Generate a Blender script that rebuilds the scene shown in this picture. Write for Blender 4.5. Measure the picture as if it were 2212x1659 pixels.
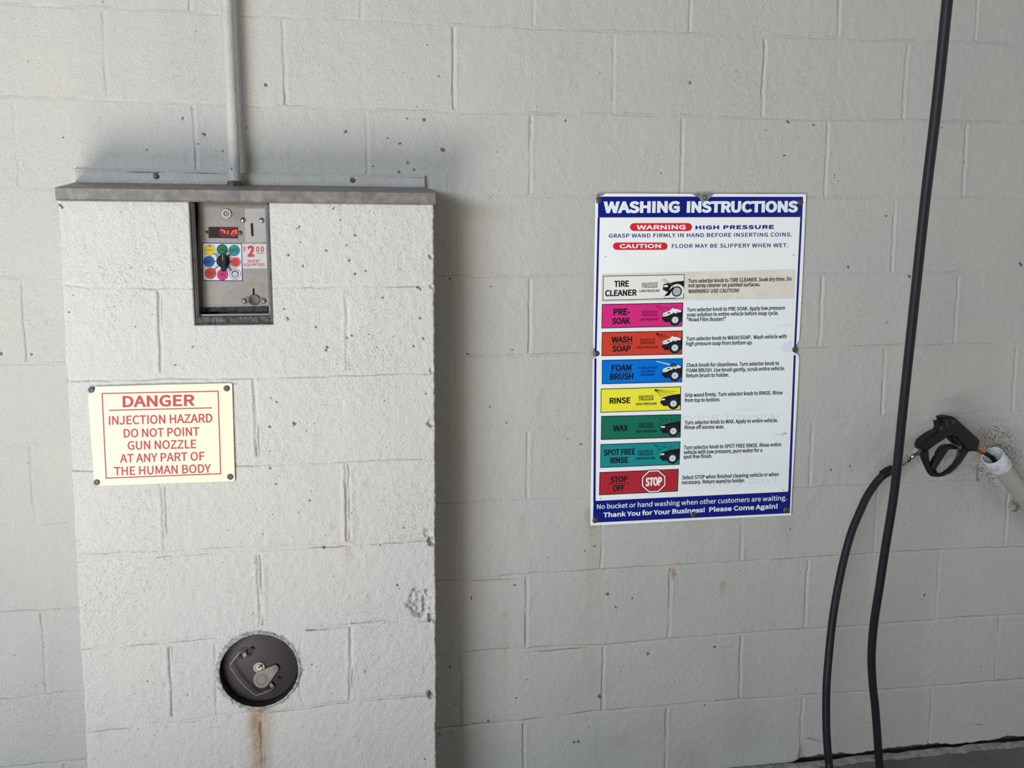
import bpy, math, random
import numpy as np
import mathutils.geometry
from mathutils import Vector, Matrix

random.seed(7)
for o in list(bpy.data.objects):
    bpy.data.objects.remove(o, do_unlink=True)
SC = bpy.context.scene
COL = SC.collection

# ------------------------------------------------------------------ camera
IMG_W, IMG_H, FPX = 2212, 1659, 1900.0
CAM = np.array([-0.4226, -2.2463, 1.4433])
YAW, PITCH = -0.1662, -0.1330
_cy, _sy, _cp, _sp = math.cos(YAW), math.sin(YAW), math.cos(PITCH), math.sin(PITCH)
ROT = np.array([[_cy, -_sy, 0], [_sy, _cy, 0], [0, 0, 1]]) @ np.array([[1, 0, 0], [0, _cp, -_sp], [0, _sp, _cp]])
cd = bpy.data.cameras.new('camera')
cam = bpy.data.objects.new('camera', cd); COL.objects.link(cam)
cd.sensor_fit = 'HORIZONTAL'; cd.sensor_width = 36.0
cd.lens = 36.0 * FPX / IMG_W
cd.clip_start = 0.02
right, fwd, up = ROT[:, 0], ROT[:, 1], ROT[:, 2]
M = Matrix(((right[0], up[0], -fwd[0], CAM[0]), (right[1], up[1], -fwd[1], CAM[1]), (right[2], up[2], -fwd[2], CAM[2]), (0, 0, 0, 1)))
cam.matrix_world = M
SC.camera = cam

# ------------------------------------------------------------------ world, daylight, exposure
w = bpy.data.worlds.new('daylight'); SC.world = w; w.use_nodes = True
bg = w.node_tree.nodes['Background']
bg.inputs[0].default_value = (0.80, 0.90, 1.0, 1); bg.inputs[1].default_value = 0.03

def area(name, loc, rot, sx, sy, power, color):
    l = bpy.data.lights.new(name, 'AREA'); l.shape = 'RECTANGLE'; l.size = sx; l.size_y = sy
    l.energy = power; l.color = color
    o = bpy.data.objects.new(name, l); COL.objects.link(o); o.location = loc; o.rotation_euler = rot
    return o
# daylight entering through the open mouth of the wash bay, in front and to the left of the wall
area('daylight_bay_mouth', (-6.15, -7.18, 2.19), (math.radians(90), 0, 0), 5.24, 1.22, 570, (0.82, 0.93, 1.06))
# bounce from the strip of apron that the sun reaches just inside the bay
area('sunlit_apron_bounce', (-1.62, -2.60, 0.02), (math.radians(180), 0, 0), 1.15, 1.9, 128, (1.0, 0.94, 0.84))
# the far, exit end of the bay
area('daylight_bay_exit', (3.2, -2.25, 1.3), (math.radians(90), 0, math.radians(90)), 3.5, 2.2, 25, (1.0, 0.97, 0.92))

vs = SC.view_settings
vs.view_transform = 'Standard'; vs.look = 'None'; vs.gamma = 1.0; vs.use_curve_mapping = False
vs.exposure = 0.10
SC.cycles.use_denoising = True
SC.cycles.max_bounces = 6; SC.cycles.diffuse_bounces = 4

# ------------------------------------------------------------------ helpers
def rays(P):
    P = np.atleast_2d(np.asarray(P, float))
    return np.stack([(P[:, 0] - IMG_W / 2) / FPX, np.ones(len(P)), -(P[:, 1] - IMG_H / 2) / FPX], 1) @ ROT.T
def at(px, py, y=0.0):
    d = rays([(px, py)])[0]; return CAM + d * ((y - CAM[1]) / d[1])
def ats(P, y=0.0):
    d = rays(P); return CAM + d * ((y - CAM[1]) / d[:, 1])[:, None]
def atd(px, py, depth):
    return CAM + rays([(px, py)])[0] * depth

def lin(c):
    c = c / 255.0
    return c / 12.92 if c <= 0.04045 else ((c + 0.055) / 1.055) ** 2.4
def rgb(r, g, b, k=1.0):
    return tuple(min(lin(v) * k, 0.92) for v in (r, g, b)) + (1.0,)

_mats = {}
def mat(name, color, rough=0.6, metal=0.0, vary=0.08, scale=40.0, bump=0.0, bscale=300.0, stain=None, stain_amt=0.0, stain_scale=12.0, spec=0.5, emit=None, emit_s=0.0):
    if name in _mats: return _mats[name]
    m = bpy.data.materials.new(name); m.use_nodes = True
    nt = m.node_tree; N = nt.nodes; L = nt.links
    b = N['Principled BSDF']
    b.inputs['Roughness'].default_value = rough; b.inputs['Metallic'].default_value = metal
    b.inputs['Specular IOR Level'].default_value = spec
    tc = N.new('ShaderNodeTexCoord')
    nz = N.new('ShaderNodeTexNoise'); nz.inputs['Scale'].default_value = scale; nz.inputs['Detail'].default_value = 4
    L.new(tc.outputs['Object'], nz.inputs['Vector'])
    mr = N.new('ShaderNodeMapRange'); mr.inputs['From Min'].default_value = 0.3; mr.inputs['From Max'].default_value = 0.7
    mr.inputs['To Min'].default_value = 1 - vary; mr.inputs['To Max'].default_value = 1 + vary
    L.new(nz.outputs['Fac'], mr.inputs['Value'])
    mx = N.new('ShaderNodeMix'); mx.data_type = 'RGBA'; mx.blend_type = 'MULTIPLY'; mx.inputs[0].default_value = 1.0
    mx.inputs[6].default_value = color
    L.new(mr.outputs['Result'], mx.inputs[7])
    out = mx.outputs[2]
    if stain:
        n2 = N.new('ShaderNodeTexNoise'); n2.inputs['Scale'].default_value = stain_scale; n2.inputs['Detail'].default_value = 6; n2.inputs['Roughness'].default_value = 0.65
        L.new(tc.outputs['Object'], n2.inputs['Vector'])
        r2 = N.new('ShaderNodeMapRange'); r2.inputs['From Min'].default_value = 0.45; r2.inputs['From Max'].default_value = 0.68; r2.inputs['To Max'].default_value = stain_amt
        L.new(n2.outputs['Fac'], r2.inputs['Value'])
        m2 = N.new('ShaderNodeMix'); m2.data_type = 'RGBA'; m2.inputs[7].default_value = stain
        L.new(r2.outputs['Result'], m2.inputs[0]); L.new(out, m2.inputs[6]); out = m2.outputs[2]
    L.new(out, b.inputs['Base Color'])
    if bump:
        n3 = N.new('ShaderNodeTexNoise'); n3.inputs['Scale'].default_value = bscale; n3.inputs['Detail'].default_value = 3
        L.new(tc.outputs['Object'], n3.inputs['Vector'])
        bp = N.new('ShaderNodeBump'); bp.inputs['Strength'].default_value = 1.0; bp.inputs['Distance'].default_value = bump
        L.new(n3.outputs['Fac'], bp.inputs['Height']); L.new(bp.outputs['Normal'], b.inputs['Normal'])
    if emit:
        b.inputs['Emission Color'].default_value = emit; b.inputs['Emission Strength'].default_value = emit_s
    _mats[name] = m
    return m

ORIGIN = {}
def tag(o, label=None, cat=None, group=None, kind=None):
    if label: o['label'] = label
    if cat: o['category'] = cat
    if group: o['group'] = group
    if kind: o['kind'] = kind
    return o
def thing(name, loc, label, cat, group=None):
    o = bpy.data.objects.new(name, None); COL.objects.link(o); o.location = tuple(loc)
    o.empty_display_size = 0.05
    ORIGIN[o.name] = np.array(loc, float)
    return tag(o, label, cat, group)

class MB:
    """collects geometry for ONE mesh object (world coordinates)"""
    def __init__(s): s.v = []; s.f = []; s.m = []; s.mats = []; s.sm = []
    def mi(s, m):
        if m not in s.mats: s.mats.append(m)
        return s.mats.index(m)
    def add(s, V, Fs, m, smooth=False):
        k = len(s.v); s.v += [tuple(map(float, p)) for p in V]; i = s.mi(m)
        for f in Fs:
            s.f.append(tuple(int(k + j) for j in f)); s.m.append(i); s.sm.append(smooth)
    def box(s, lo, hi, m):
        x0, y0, z0 = lo; x1, y1, z1 = hi
        V = [(x0, y0, z0), (x1, y0, z0), (x1, y1, z0), (x0, y1, z0), (x0, y0, z1), (x1, y0, z1), (x1, y1, z1), (x0, y1, z1)]
        s.add(V, [(0, 3, 2, 1), (4, 5, 6, 7), (0, 1, 5, 4), (1, 2, 6, 5), (2, 3, 7, 6), (3, 0, 4, 7)], m)
    def hexa(s, A, B, m):
        """prism between two corresponding polygons A (front) and B (back)"""
        n = len(A)
        s.add(list(A) + list(B), [tuple(range(n)), tuple(range(2 * n - 1, n - 1, -1))] + [(i, i + n, (i + 1) % n + n, (i + 1) % n) for i in range(n)], m)
    def slab(s, P, y, thick, m, bevel=0.0):
        """pixel outline P standing on the plane y (its front face), extruded backwards by thick"""
        A = ats(P, y); B = A + np.array([0, thick, 0])
        if bevel > 0:
            c = A.mean(0); n = len(A)
            inner = []
            for i in range(n):
                a, b, d = A[i - 1], A[i], A[(i + 1) % n]
                t1 = (a - b) / (np.linalg.norm(a - b) + 1e-9); t2 = (d - b) / (np.linalg.norm(d - b) + 1e-9)
                cross = t2[0] * t1[2] - t2[2] * t1[0]
                e1 = np.array([-t2[2], 0, t2[0]]); e0 = np.array([t1[2], 0, -t1[0]])
                q = e1 + e0; L_ = np.linalg.norm(q)
                q = q / L_ if L_ > 1e-6 else e1
                inner.append(b + q * bevel * SIGN(A))
            inner = np.array(inner)
            Af = inner; Am = A + np.array([0, bevel, 0])
            V = list(Af) + list(Am) + list(B)
            Fs = [tuple(range(n)), tuple(range(3 * n - 1, 2 * n - 1, -1))]
            for i in range(n):
                j = (i + 1) % n
                Fs += [(i, i + n, j + n, j), (i + n, i + 2 * n, j + 2 * n, j + n)]
            s.add(V, Fs, m, True)
        else:
            s.hexa(list(A), list(B), m)
    def flat(s, P, y, m):
        A = ats(P, y); s.add(A, [tuple(range(len(A)))], m)
    def line(s, p, q, wpx, y, m):
        p, q = np.array(p, float), np.array(q, float); d = q - p; n = np.array([-d[1], d[0]]) / (np.linalg.norm(d) + 1e-9) * wpx / 2
        s.flat([p + n, q + n, q - n, p - n], y, m)
    def tube(s, pts, r, m, seg=16, caps=True):
        P = [np.array(p, float) for p in pts]; n = len(P)
        R_ = [r] * n if np.isscalar(r) else list(r)
        T = []
        for i in range(n):
            t = P[min(i + 1, n - 1)] - P[max(i - 1, 0)]; T.append(t / np.linalg.norm(t))
        a = np.array([0, 0, 1.0]) if abs(T[0][2]) < 0.9 else np.array([1.0, 0, 0])
        u = np.cross(T[0], a); u /= np.linalg.norm(u)
        V = []; Fs = []
        for i in range(n):
            u = u - T[i] * np.dot(u, T[i]); u /= np.linalg.norm(u); v = np.cross(T[i], u)
            for k in range(seg):
                an = 2 * math.pi * k / seg
                V.append(P[i] + (u * math.cos(an) + v * math.sin(an)) * R_[i])
        for i in range(n - 1):
            for k in range(seg):
                k2 = (k + 1) % seg
                Fs.append((i * seg + k, i * seg + k2, (i + 1) * seg + k2, (i + 1) * seg + k))
        if caps:
            Fs.append(tuple(range(seg - 1, -1, -1))); Fs.append(tuple((n - 1) * seg + k for k in range(seg)))
        s.add(V, Fs, m, True)
    def lathe(s, base, axis, prof, m, seg=24, rot=0.0):
        """prof: list of (radius, distance along axis)"""
        base = np.array(base, float); ax = np.array(axis, float); ax /= np.linalg.norm(ax)
        a = np.array([0, 0, 1.0]) if abs(ax[2]) < 0.9 else np.array([1.0, 0, 0])
        u = np.cross(ax, a); u /= np.linalg.norm(u); v = np.cross(ax, u)
        V = []; Fs = []
        for (r, h) in prof:
            for k in range(seg):
                an = 2 * math.pi * k / seg + rot
                V.append(base + ax * h + (u * math.cos(an) + v * math.sin(an)) * max(r, 1e-5))
        for i in range(len(prof) - 1):
            for k in range(seg):
                k2 = (k + 1) % seg
                Fs.append((i * seg + k, i * seg + k2, (i + 1) * seg + k2, (i + 1) * seg + k))
        s.add(V, Fs, m, seg > 8)
    def build(s, name, parent=None, angle=40):
        o0 = np.zeros(3)
        if parent is not None: o0 = ORIGIN[parent.name]
        me = bpy.data.meshes.new(name)
        me.from_pydata([tuple(np.array(p) - o0) for p in s.v], [], s.f)
        for m in s.mats: me.materials.append(m)
        me.polygons.foreach_set('material_index', s.m)
        me.polygons.foreach_set('use_smooth', s.sm)
        me.update()
        if any(s.sm):
            try: me.set_sharp_from_angle(angle=math.radians(angle))
            except Exception: pass
        o = bpy.data.objects.new(name, me); COL.objects.link(o)
        if parent is not None: o.parent = parent
        ORIGIN[o.name] = o0
        return o

def SIGN(A):
    ar = 0.0
    for i in range(len(A)):
        a, b = A[i], A[(i + 1) % len(A)]; ar += a[0] * b[2] - b[0] * a[2]
    return 1.0 if ar > 0 else -1.0

def circle_px(cx, cy, rx, ry=None, n=28, a0=0.0, a1=360.0):
    ry = rx if ry is None else ry
    k = n if a1 - a0 >= 360 else n + 1
    return [(cx + rx * math.cos(math.radians(a0 + (a1 - a0) * i / n)), cy - ry * math.sin(math.radians(a0 + (a1 - a0) * i / n))) for i in range(k)]

# ---- lettering: grotesque letter outlines (units: 500 = cap height)
# character -> (advance, closed outlines as x, y, x, y ...)
GLYPHS = {
 'A': (415, [[3, 0, 66, 0, 115, 153, 297, 153, 345, 0, 412, 0, 242, 500, 172, 500], [130, 203, 155, 280, 168, 322, 181, 363, 193, 406, 205, 449, 207, 449, 220, 406, 232, 364, 244, 322, 258, 280, 282, 203]]),
 'B': (448, [[69, 0, 228, 0, 305, 9, 365, 36, 404, 82, 417, 147, 410, 192, 389, 228, 357, 252, 316, 266, 316, 269, 347, 286, 370, 311, 384, 342, 389, 378, 376, 434, 341, 472, 286, 493, 217, 500, 69, 500], [132, 288, 132, 450, 209, 450, 260, 446, 297, 432, 319, 407, 327, 370, 320, 335, 299, 310, 261, 293, 206, 288], [132, 50, 132, 239, 219, 239, 277, 233, 320, 217, 346, 189, 355, 149, 346, 105, 319, 74, 277, 56, 219, 50]]),
 'C': (435, [[257, -9, 303, -4, 343, 10, 379, 32, 411, 63, 376, 103, 351, 79, 324, 61, 294, 50, 260, 46, 195, 61, 146, 102, 115, 166, 104, 252, 116, 336, 148, 399, 198, 440, 262, 454, 292, 450, 319, 441, 343, 426, 364, 407, 398, 447, 373, 471, 342, 490, 304, 504, 261, 509, 173, 491, 103, 440, 56, 358, 40, 250, 56, 141, 102, 60, 171, 9]]),
 'D': (469, [[69, 0, 196, 0, 296, 17, 369, 67, 414, 146, 429, 252, 414, 358, 369, 436, 295, 484, 194, 500, 69, 500], [132, 52, 132, 449, 188, 449, 266, 436, 321, 398, 353, 336, 364, 252, 353, 167, 321, 104, 266, 65, 188, 52]]),
 'E': (402, [[69, 0, 364, 0, 364, 54, 132, 54, 132, 236, 321, 236, 321, 290, 132, 290, 132, 447, 357, 447, 357, 500, 69, 500]]),
 'F': (377, [[69, 0, 132, 0, 132, 224, 323, 224, 323, 278, 132, 278, 132, 447, 357, 447, 357, 500, 69, 500]]),
 'G': (470, [[265, -9, 313, -5, 355, 8, 391, 26, 420, 49, 420, 259, 255, 259, 255, 207, 362, 207, 362, 76, 344, 63, 322, 54, 298, 48, 271, 46, 200, 61, 148, 102, 115, 166, 104, 252, 116, 336, 150, 399, 202, 440, 271, 454, 305, 450, 334, 440, 358, 425, 379, 407, 413, 447, 388, 470, 356, 489, 317, 503, 269, 509, 177, 491, 105, 440, 57, 358, 40, 250, 56, 141, 103, 60, 175, 9]]),
 'H': (497, [[69, 0, 132, 0, 132, 236, 365, 236, 365, 0, 428, 0, 428, 500, 365, 500, 365, 291, 132, 291, 132, 500, 69, 500]]),
 'I': (200, [[69, 0, 132, 0, 132, 500, 69, 500]]),
 'J': (365, [[162, -9, 224, 3, 267, 36, 292, 86, 299, 147, 299, 500, 236, 500, 236, 153, 231, 104, 216, 71, 191, 52, 156, 46, 130, 50, 107, 60, 87, 77, 69, 103, 24, 70, 49, 36, 80, 11, 117, -4]]),
 'K': (441, [[69, 0, 132, 0, 132, 158, 218, 261, 368, 0, 438, 0, 257, 310, 414, 500, 342, 500, 133, 249, 132, 249, 132, 500, 69, 500]]),
 'L': (370, [[69, 0, 351, 0, 351, 54, 132, 54, 132, 500, 69, 500]]),
 'M': (554, [[69, 0, 126, 0, 126, 277, 125, 312, 123, 350, 120, 389, 117, 424, 120, 424, 160, 310, 255, 50, 297, 50, 392, 310, 432, 424, 435, 424, 432, 389, 429, 350, 427, 312, 426, 277, 426, 0, 485, 0, 485, 500, 409, 500, 314, 233, 305, 207, 297, 181, 288, 154, 279, 128, 276, 128, 267, 154, 258, 181, 249, 207, 240, 233, 145, 500, 69, 500]]),
 'N': (493, [[69, 0, 128, 0, 128, 263, 127, 302, 126, 341, 123, 381, 121, 419, 123, 419, 177, 316, 359, 0, 424, 0, 424, 500, 364, 500, 364, 240, 365, 201, 367, 160, 370, 120, 373, 82, 370, 82, 316, 185, 133, 500, 69, 500]]),
 'O': (506, [[253, -9, 339, 9, 407, 61, 451, 143, 467, 252, 451, 360, 407, 440, 339, 491, 253, 509, 167, 491, 99, 440, 55, 360, 40, 252, 55, 143, 99, 61, 167, 9], [253, 46, 192, 61, 145, 102, 115, 167, 104, 252, 115, 336, 145, 399, 192, 440, 253, 454, 314, 440, 361, 399, 391, 336, 402, 252, 391, 167, 361, 102, 314, 61]]),
 'P': (432, [[69, 0, 132, 0, 132, 199, 214, 199, 289, 208, 347, 237, 385, 285, 398, 353, 385, 422, 347, 468, 288, 492, 211, 500, 69, 500], [132, 250, 132, 449, 203, 449, 261, 444, 302, 428, 327, 399, 336, 353, 328, 307, 304, 275, 263, 256, 206, 250]]),
 'Q': (506, [[253, 44, 192, 58, 145, 100, 115, 165, 104, 252, 115, 336, 145, 399, 192, 440, 253, 454, 314, 440, 361, 399, 391, 336, 402, 252, 391, 165, 361, 100, 314, 58], [406, -126, 428, -125, 447, -122, 464, -119, 477, -114, 465, -65, 455, -68, 443, -71, 429, -72, 413, -73, 374, -69, 340, -56, 311, -35, 290, -6, 362, 22, 418, 76, 454, 153, 467, 252, 451, 360, 407, 440, 339, 491, 253, 509, 167, 491, 99, 440, 55, 360, 40, 252, 53, 152, 90, 73, 148, 19, 222, -7, 250, -54, 290, -92, 342, -117]]),
 'R': (433, [[132, 263, 132, 449, 216, 449, 268, 444, 306, 429, 329, 402, 337, 360, 329, 317, 306, 287, 268, 269, 216, 263], [343, 0, 414, 0, 287, 219, 333, 237, 369, 266, 392, 307, 400, 360, 387, 426, 351, 469, 295, 493, 225, 500, 69, 500, 69, 0, 132, 0, 132, 212, 222, 212]]),
 'S': (407, [[207, -9, 278, 2, 331, 32, 365, 77, 377, 133, 369, 182, 347, 218, 315, 246, 274, 267, 203, 297, 174, 311, 147, 327, 128, 350, 120, 381, 127, 411, 146, 434, 175, 449, 214, 454, 247, 450, 276, 441, 303, 427, 327, 407, 360, 447, 331, 472, 296, 492, 257, 504, 214, 509, 151, 499, 101, 472, 68, 430, 56, 377, 65, 328, 89, 292, 122, 266, 158, 248, 229, 217, 262, 201, 289, 184, 307, 160, 313, 128, 306, 94, 285, 69, 252, 52, 208, 46, 170, 51, 133, 63, 99, 83, 70, 108, 33, 65, 68, 34, 110, 11, 156, -4]]),
 'T': (409, [[173, 0, 236, 0, 236, 447, 387, 447, 387, 500, 21, 500, 21, 447, 173, 447]]),
 'U': (492, [[246, -9, 317, 2, 374, 38, 412, 105, 426, 206, 426, 500, 365, 500, 365, 205, 356, 129, 330, 80, 293, 54, 246, 46, 200, 54, 163, 80, 139, 129, 130, 205, 130, 500, 67, 500, 67, 206, 80, 105, 118, 38, 175, 2]]),
 'V': (392, [[160, 0, 233, 0, 392, 500, 328, 500, 248, 229, 236, 187, 224, 147, 212, 106, 199, 64, 196, 64, 184, 106, 172, 147, 160, 187, 148, 229, 67, 500, 1, 500]]),
 'W': (599, [[123, 0, 198, 0, 273, 302, 279, 331, 286, 359, 292, 387, 298, 415, 301, 415, 307, 387, 313, 359, 319, 331, 325, 302, 401, 0, 477, 0, 580, 500, 520, 500, 467, 228, 460, 187, 453, 147, 446, 106, 439, 65, 435, 65, 426, 106, 417, 147, 409, 188, 400, 228, 330, 500, 272, 500, 203, 228, 194, 187, 185, 147, 176, 106, 168, 65, 165, 65, 158, 106, 150, 147, 143, 187, 135, 228, 83, 500, 18, 500]]),
 'X': (391, [[12, 0, 78, 0, 150, 135, 160, 154, 170, 174, 180, 194, 190, 216, 193, 216, 205, 194, 216, 174, 226, 154, 236, 135, 310, 0, 380, 0, 233, 255, 370, 500, 304, 500, 237, 372, 228, 355, 219, 338, 211, 319, 201, 299, 198, 299, 187, 319, 177, 338, 168, 355, 159, 372, 91, 500, 21, 500, 158, 259]]),
 'Y': (362, [[149, 0, 212, 0, 212, 194, 363, 500, 297, 500, 233, 359, 221, 331, 209, 304, 196, 277, 183, 249, 180, 249, 167, 277, 155, 304, 143, 331, 131, 359, 66, 500, -1, 500, 149, 194]]),
 'Z': (411, [[34, 0, 379, 0, 379, 54, 112, 54, 376, 462, 376, 500, 58, 500, 58, 447, 298, 447, 34, 38]]),
 'a': (384, [[148, -9, 181, -5, 213, 7, 243, 24, 271, 44, 273, 44, 278, 0, 329, 0, 329, 228, 322, 290, 299, 338, 260, 369, 201, 380, 158, 375, 119, 364, 84, 348, 56, 332, 80, 289, 104, 303, 130, 316, 160, 325, 191, 328, 229, 320, 252, 299, 264, 269, 267, 235, 165, 217, 95, 189, 54, 149, 40, 96, 48, 52, 71, 19, 105, -2], [166, 42, 140, 45, 119, 55, 105, 73, 100, 100, 109, 133, 137, 159, 189, 179, 267, 193, 267, 90, 241, 69, 216, 54, 192, 45]]),
 'b': (422, [[226, -9, 287, 5, 338, 43, 374, 106, 387, 191, 377, 269, 349, 328, 303, 367, 239, 380, 208, 376, 178, 365, 150, 348, 123, 328, 126, 394, 126, 543, 63, 543, 63, 0, 113, 0, 118, 38, 121, 38, 146, 18, 172, 4, 199, -6], [216, 44, 196, 46, 173, 52, 150, 64, 126, 82, 126, 277, 151, 299, 176, 314, 200, 324, 224, 327, 269, 318, 299, 290, 317, 247, 322, 190, 314, 129, 292, 83, 258, 54]]),
 'c': (348, [[209, -9, 241, -6, 273, 4, 302, 18, 329, 38, 302, 80, 283, 65, 262, 54, 239, 46, 214, 43, 168, 53, 131, 82, 108, 127, 100, 185, 108, 243, 133, 288, 170, 317, 216, 327, 237, 325, 256, 319, 274, 308, 290, 295, 321, 336, 300, 353, 276, 367, 247, 376, 214, 380, 145, 367, 89, 329, 50, 267, 35, 185, 49, 103, 85, 42, 140, 4]]),
 'd': (423, [[189, -9, 221, -5, 251, 7, 278, 23, 302, 44, 304, 44, 309, 0, 360, 0, 360, 543, 297, 543, 297, 400, 301, 337, 277, 355, 253, 368, 227, 377, 196, 380, 136, 366, 85, 327, 49, 266, 36, 185, 47, 103, 78, 42, 126, 4], [203, 44, 159, 53, 127, 81, 107, 126, 100, 186, 109, 243, 132, 288, 166, 317, 207, 327, 230, 325, 252, 318, 275, 306, 297, 289, 297, 94, 274, 72, 251, 56, 227, 47]]),
 'e': (378, [[213, -9, 248, -6, 280, 2, 309, 14, 334, 29, 312, 70, 291, 58, 269, 49, 245, 43, 220, 41, 171, 50, 133, 76, 108, 117, 97, 171, 347, 171, 348, 178, 348, 187, 349, 196, 349, 206, 339, 278, 311, 333, 264, 368, 201, 380, 140, 366, 87, 328, 49, 266, 35, 185, 49, 103, 87, 42, 143, 4], [96, 215, 109, 264, 133, 300, 165, 322, 203, 330, 241, 323, 270, 301, 288, 265, 295, 215]]),
 'f': (222, [[23, 320, 73, 320, 73, 0, 135, 0, 135, 320, 214, 320, 214, 370, 135, 370, 135, 429, 138, 461, 148, 483, 164, 497, 188, 502, 198, 501, 208, 499, 219, 496, 229, 492, 243, 540, 229, 545, 214, 549, 198, 551, 181, 552, 133, 543, 99, 519, 79, 480, 73, 430, 73, 370, 23, 367]]),
 'g': (385, [[188, -171, 265, -160, 324, -132, 362, -91, 375, -42, 367, -3, 343, 25, 302, 41, 246, 46, 173, 46, 142, 49, 122, 57, 112, 70, 108, 86, 110, 100, 115, 111, 123, 121, 132, 130, 145, 125, 159, 121, 173, 118, 187, 117, 240, 126, 283, 152, 312, 193, 323, 246, 320, 269, 314, 290, 305, 308, 293, 323, 368, 323, 368, 370, 239, 370, 229, 374, 216, 377, 202, 379, 187, 380, 134, 371, 90, 344, 60, 303, 48, 248, 53, 216, 63, 188, 79, 165, 97, 148, 97, 145, 82, 133, 69, 117, 60, 98, 56, 76, 58, 56, 65, 39, 76, 26, 89, 16, 89, 12, 66, -5, 49, -26, 38, -48, 35, -72, 46, -114, 77, -145, 126, -164], [187, 160, 157, 166, 132, 183, 115, 211, 108, 248, 115, 284, 132, 311, 157, 328, 187, 334, 218, 328, 243, 311, 260, 284, 266, 248, 260, 211, 243, 183, 217, 166], [196, -128, 151, -123, 118, -110, 97, -90, 89, -63, 91, -47, 98, -31, 110, -15, 127, 0, 139, -3, 152, -4, 164, -5, 175, -5, 239, -5, 271, -8, 295, -16, 309, -30, 314, -53, 306, -80, 282, -104, 245, -121]]),
 'h': (414, [[63, 0, 126, 0, 126, 269, 151, 293, 175, 311, 200, 322, 226, 325, 258, 320, 280, 302, 293, 271, 297, 226, 297, 0, 359, 0, 359, 235, 352, 297, 331, 343, 296, 370, 246, 380, 210, 375, 178, 362, 149, 342, 123, 318, 126, 394, 126, 543, 63, 543]]),
 'i': (188, [[63, 0, 126, 0, 126, 370, 63, 370], [94, 447, 111, 450, 124, 458, 133, 471, 136, 488, 133, 505, 124, 517, 111, 526, 94, 529, 77, 526, 64, 517, 56, 505, 53, 488, 56, 471, 64, 458, 77, 450]]),
 'j': (188, [[24, -165, 71, -157, 102, -132, 120, -93, 126, -42, 126, 370, 63, 370, 63, -42, 61, -73, 54, -96, 40, -110, 18, -115, 8, -115, -1, -113, -10, -111, -18, -108, -30, -156, -19, -159, -6, -162, 8, -164], [94, 447, 111, 450, 124, 458, 133, 471, 136, 488, 133, 505, 124, 517, 111, 526, 94, 529, 77, 526, 64, 517, 56, 505, 53, 488, 56, 471, 64, 458, 77, 450]]),
 'k': (377, [[63, 0, 124, 0, 124, 98, 194, 179, 302, 0, 370, 0, 230, 221, 353, 370, 284, 370, 127, 175, 124, 175, 124, 543, 63, 543]]),
 'l': (194, [[128, -9, 140, -8, 149, -7, 157, -5, 164, -3, 156, 44, 151, 44, 148, 43, 145, 43, 143, 43, 136, 44, 130, 49, 127, 57, 126, 70, 126, 543, 63, 543, 63, 74, 66, 39, 78, 13, 98, -3]]),
 'm': (632, [[63, 0, 126, 0, 126, 269, 150, 294, 174, 311, 197, 322, 218, 325, 249, 320, 270, 302, 283, 271, 287, 226, 287, 0, 349, 0, 349, 269, 374, 294, 398, 311, 421, 322, 443, 325, 473, 320, 495, 302, 507, 271, 512, 226, 512, 0, 574, 0, 574, 235, 567, 297, 546, 343, 511, 370, 462, 380, 429, 375, 398, 360, 368, 338, 339, 309, 325, 339, 304, 361, 275, 375, 237, 380, 205, 375, 175, 362, 147, 341, 121, 317, 120, 317, 114, 370, 63, 370]]),
 'n': (416, [[63, 0, 126, 0, 126, 269, 151, 293, 175, 311, 200, 322, 226, 325, 258, 320, 280, 302, 293, 271, 297, 226, 297, 0, 359, 0, 359, 235, 352, 297, 331, 343, 296, 370, 246, 380, 210, 375, 178, 362, 148, 341, 121, 317, 120, 317, 114, 370, 63, 370]]),
 'o': (413, [[207, -9, 272, 4, 326, 42, 364, 103, 378, 185, 364, 267, 326, 329, 272, 367, 207, 380, 142, 367, 87, 329, 49, 267, 35, 185, 49, 103, 87, 42, 142, 4], [207, 43, 163, 53, 129, 82, 107, 127, 100, 185, 107, 243, 129, 288, 163, 317, 207, 327, 251, 317, 285, 288, 307, 243, 314, 185, 307, 127, 285, 82, 251, 53]]),
 'p': (423, [[63, -156, 126, -156, 126, -31, 123, 34, 149, 16, 175, 2, 200, -6, 226, -9, 287, 5, 338, 43, 374, 106, 387, 191, 377, 269, 349, 328, 303, 367, 239, 380, 208, 376, 177, 364, 148, 347, 121, 327, 120, 327, 114, 370, 63, 370], [216, 44, 196, 46, 174, 52, 150, 64, 126, 82, 126, 277, 152, 299, 176, 314, 200, 324, 224, 327, 269, 318, 299, 290, 317, 247, 322, 190, 314, 129, 292, 83, 258, 54]]),
 'q': (423, [[297, -156, 360, -156, 360, 370, 310, 370, 304, 336, 303, 336, 279, 355, 254, 369, 227, 377, 196, 380, 136, 366, 85, 327, 49, 266, 36, 185, 47, 103, 78, 42, 126, 4, 189, -9, 220, -5, 250, 6, 277, 22, 301, 43, 297, -25], [203, 44, 159, 53, 127, 81, 107, 126, 100, 186, 109, 243, 132, 288, 166, 317, 207, 327, 230, 325, 252, 318, 275, 306, 297, 289, 297, 94, 274, 72, 251, 56, 227, 47]]),
 'r': (265, [[63, 0, 126, 0, 126, 238, 146, 278, 170, 305, 194, 319, 218, 324, 229, 324, 238, 322, 246, 321, 254, 318, 266, 372, 257, 376, 248, 378, 238, 380, 226, 380, 196, 375, 168, 359, 143, 335, 121, 303, 120, 303, 114, 370, 63, 370]]),
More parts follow.
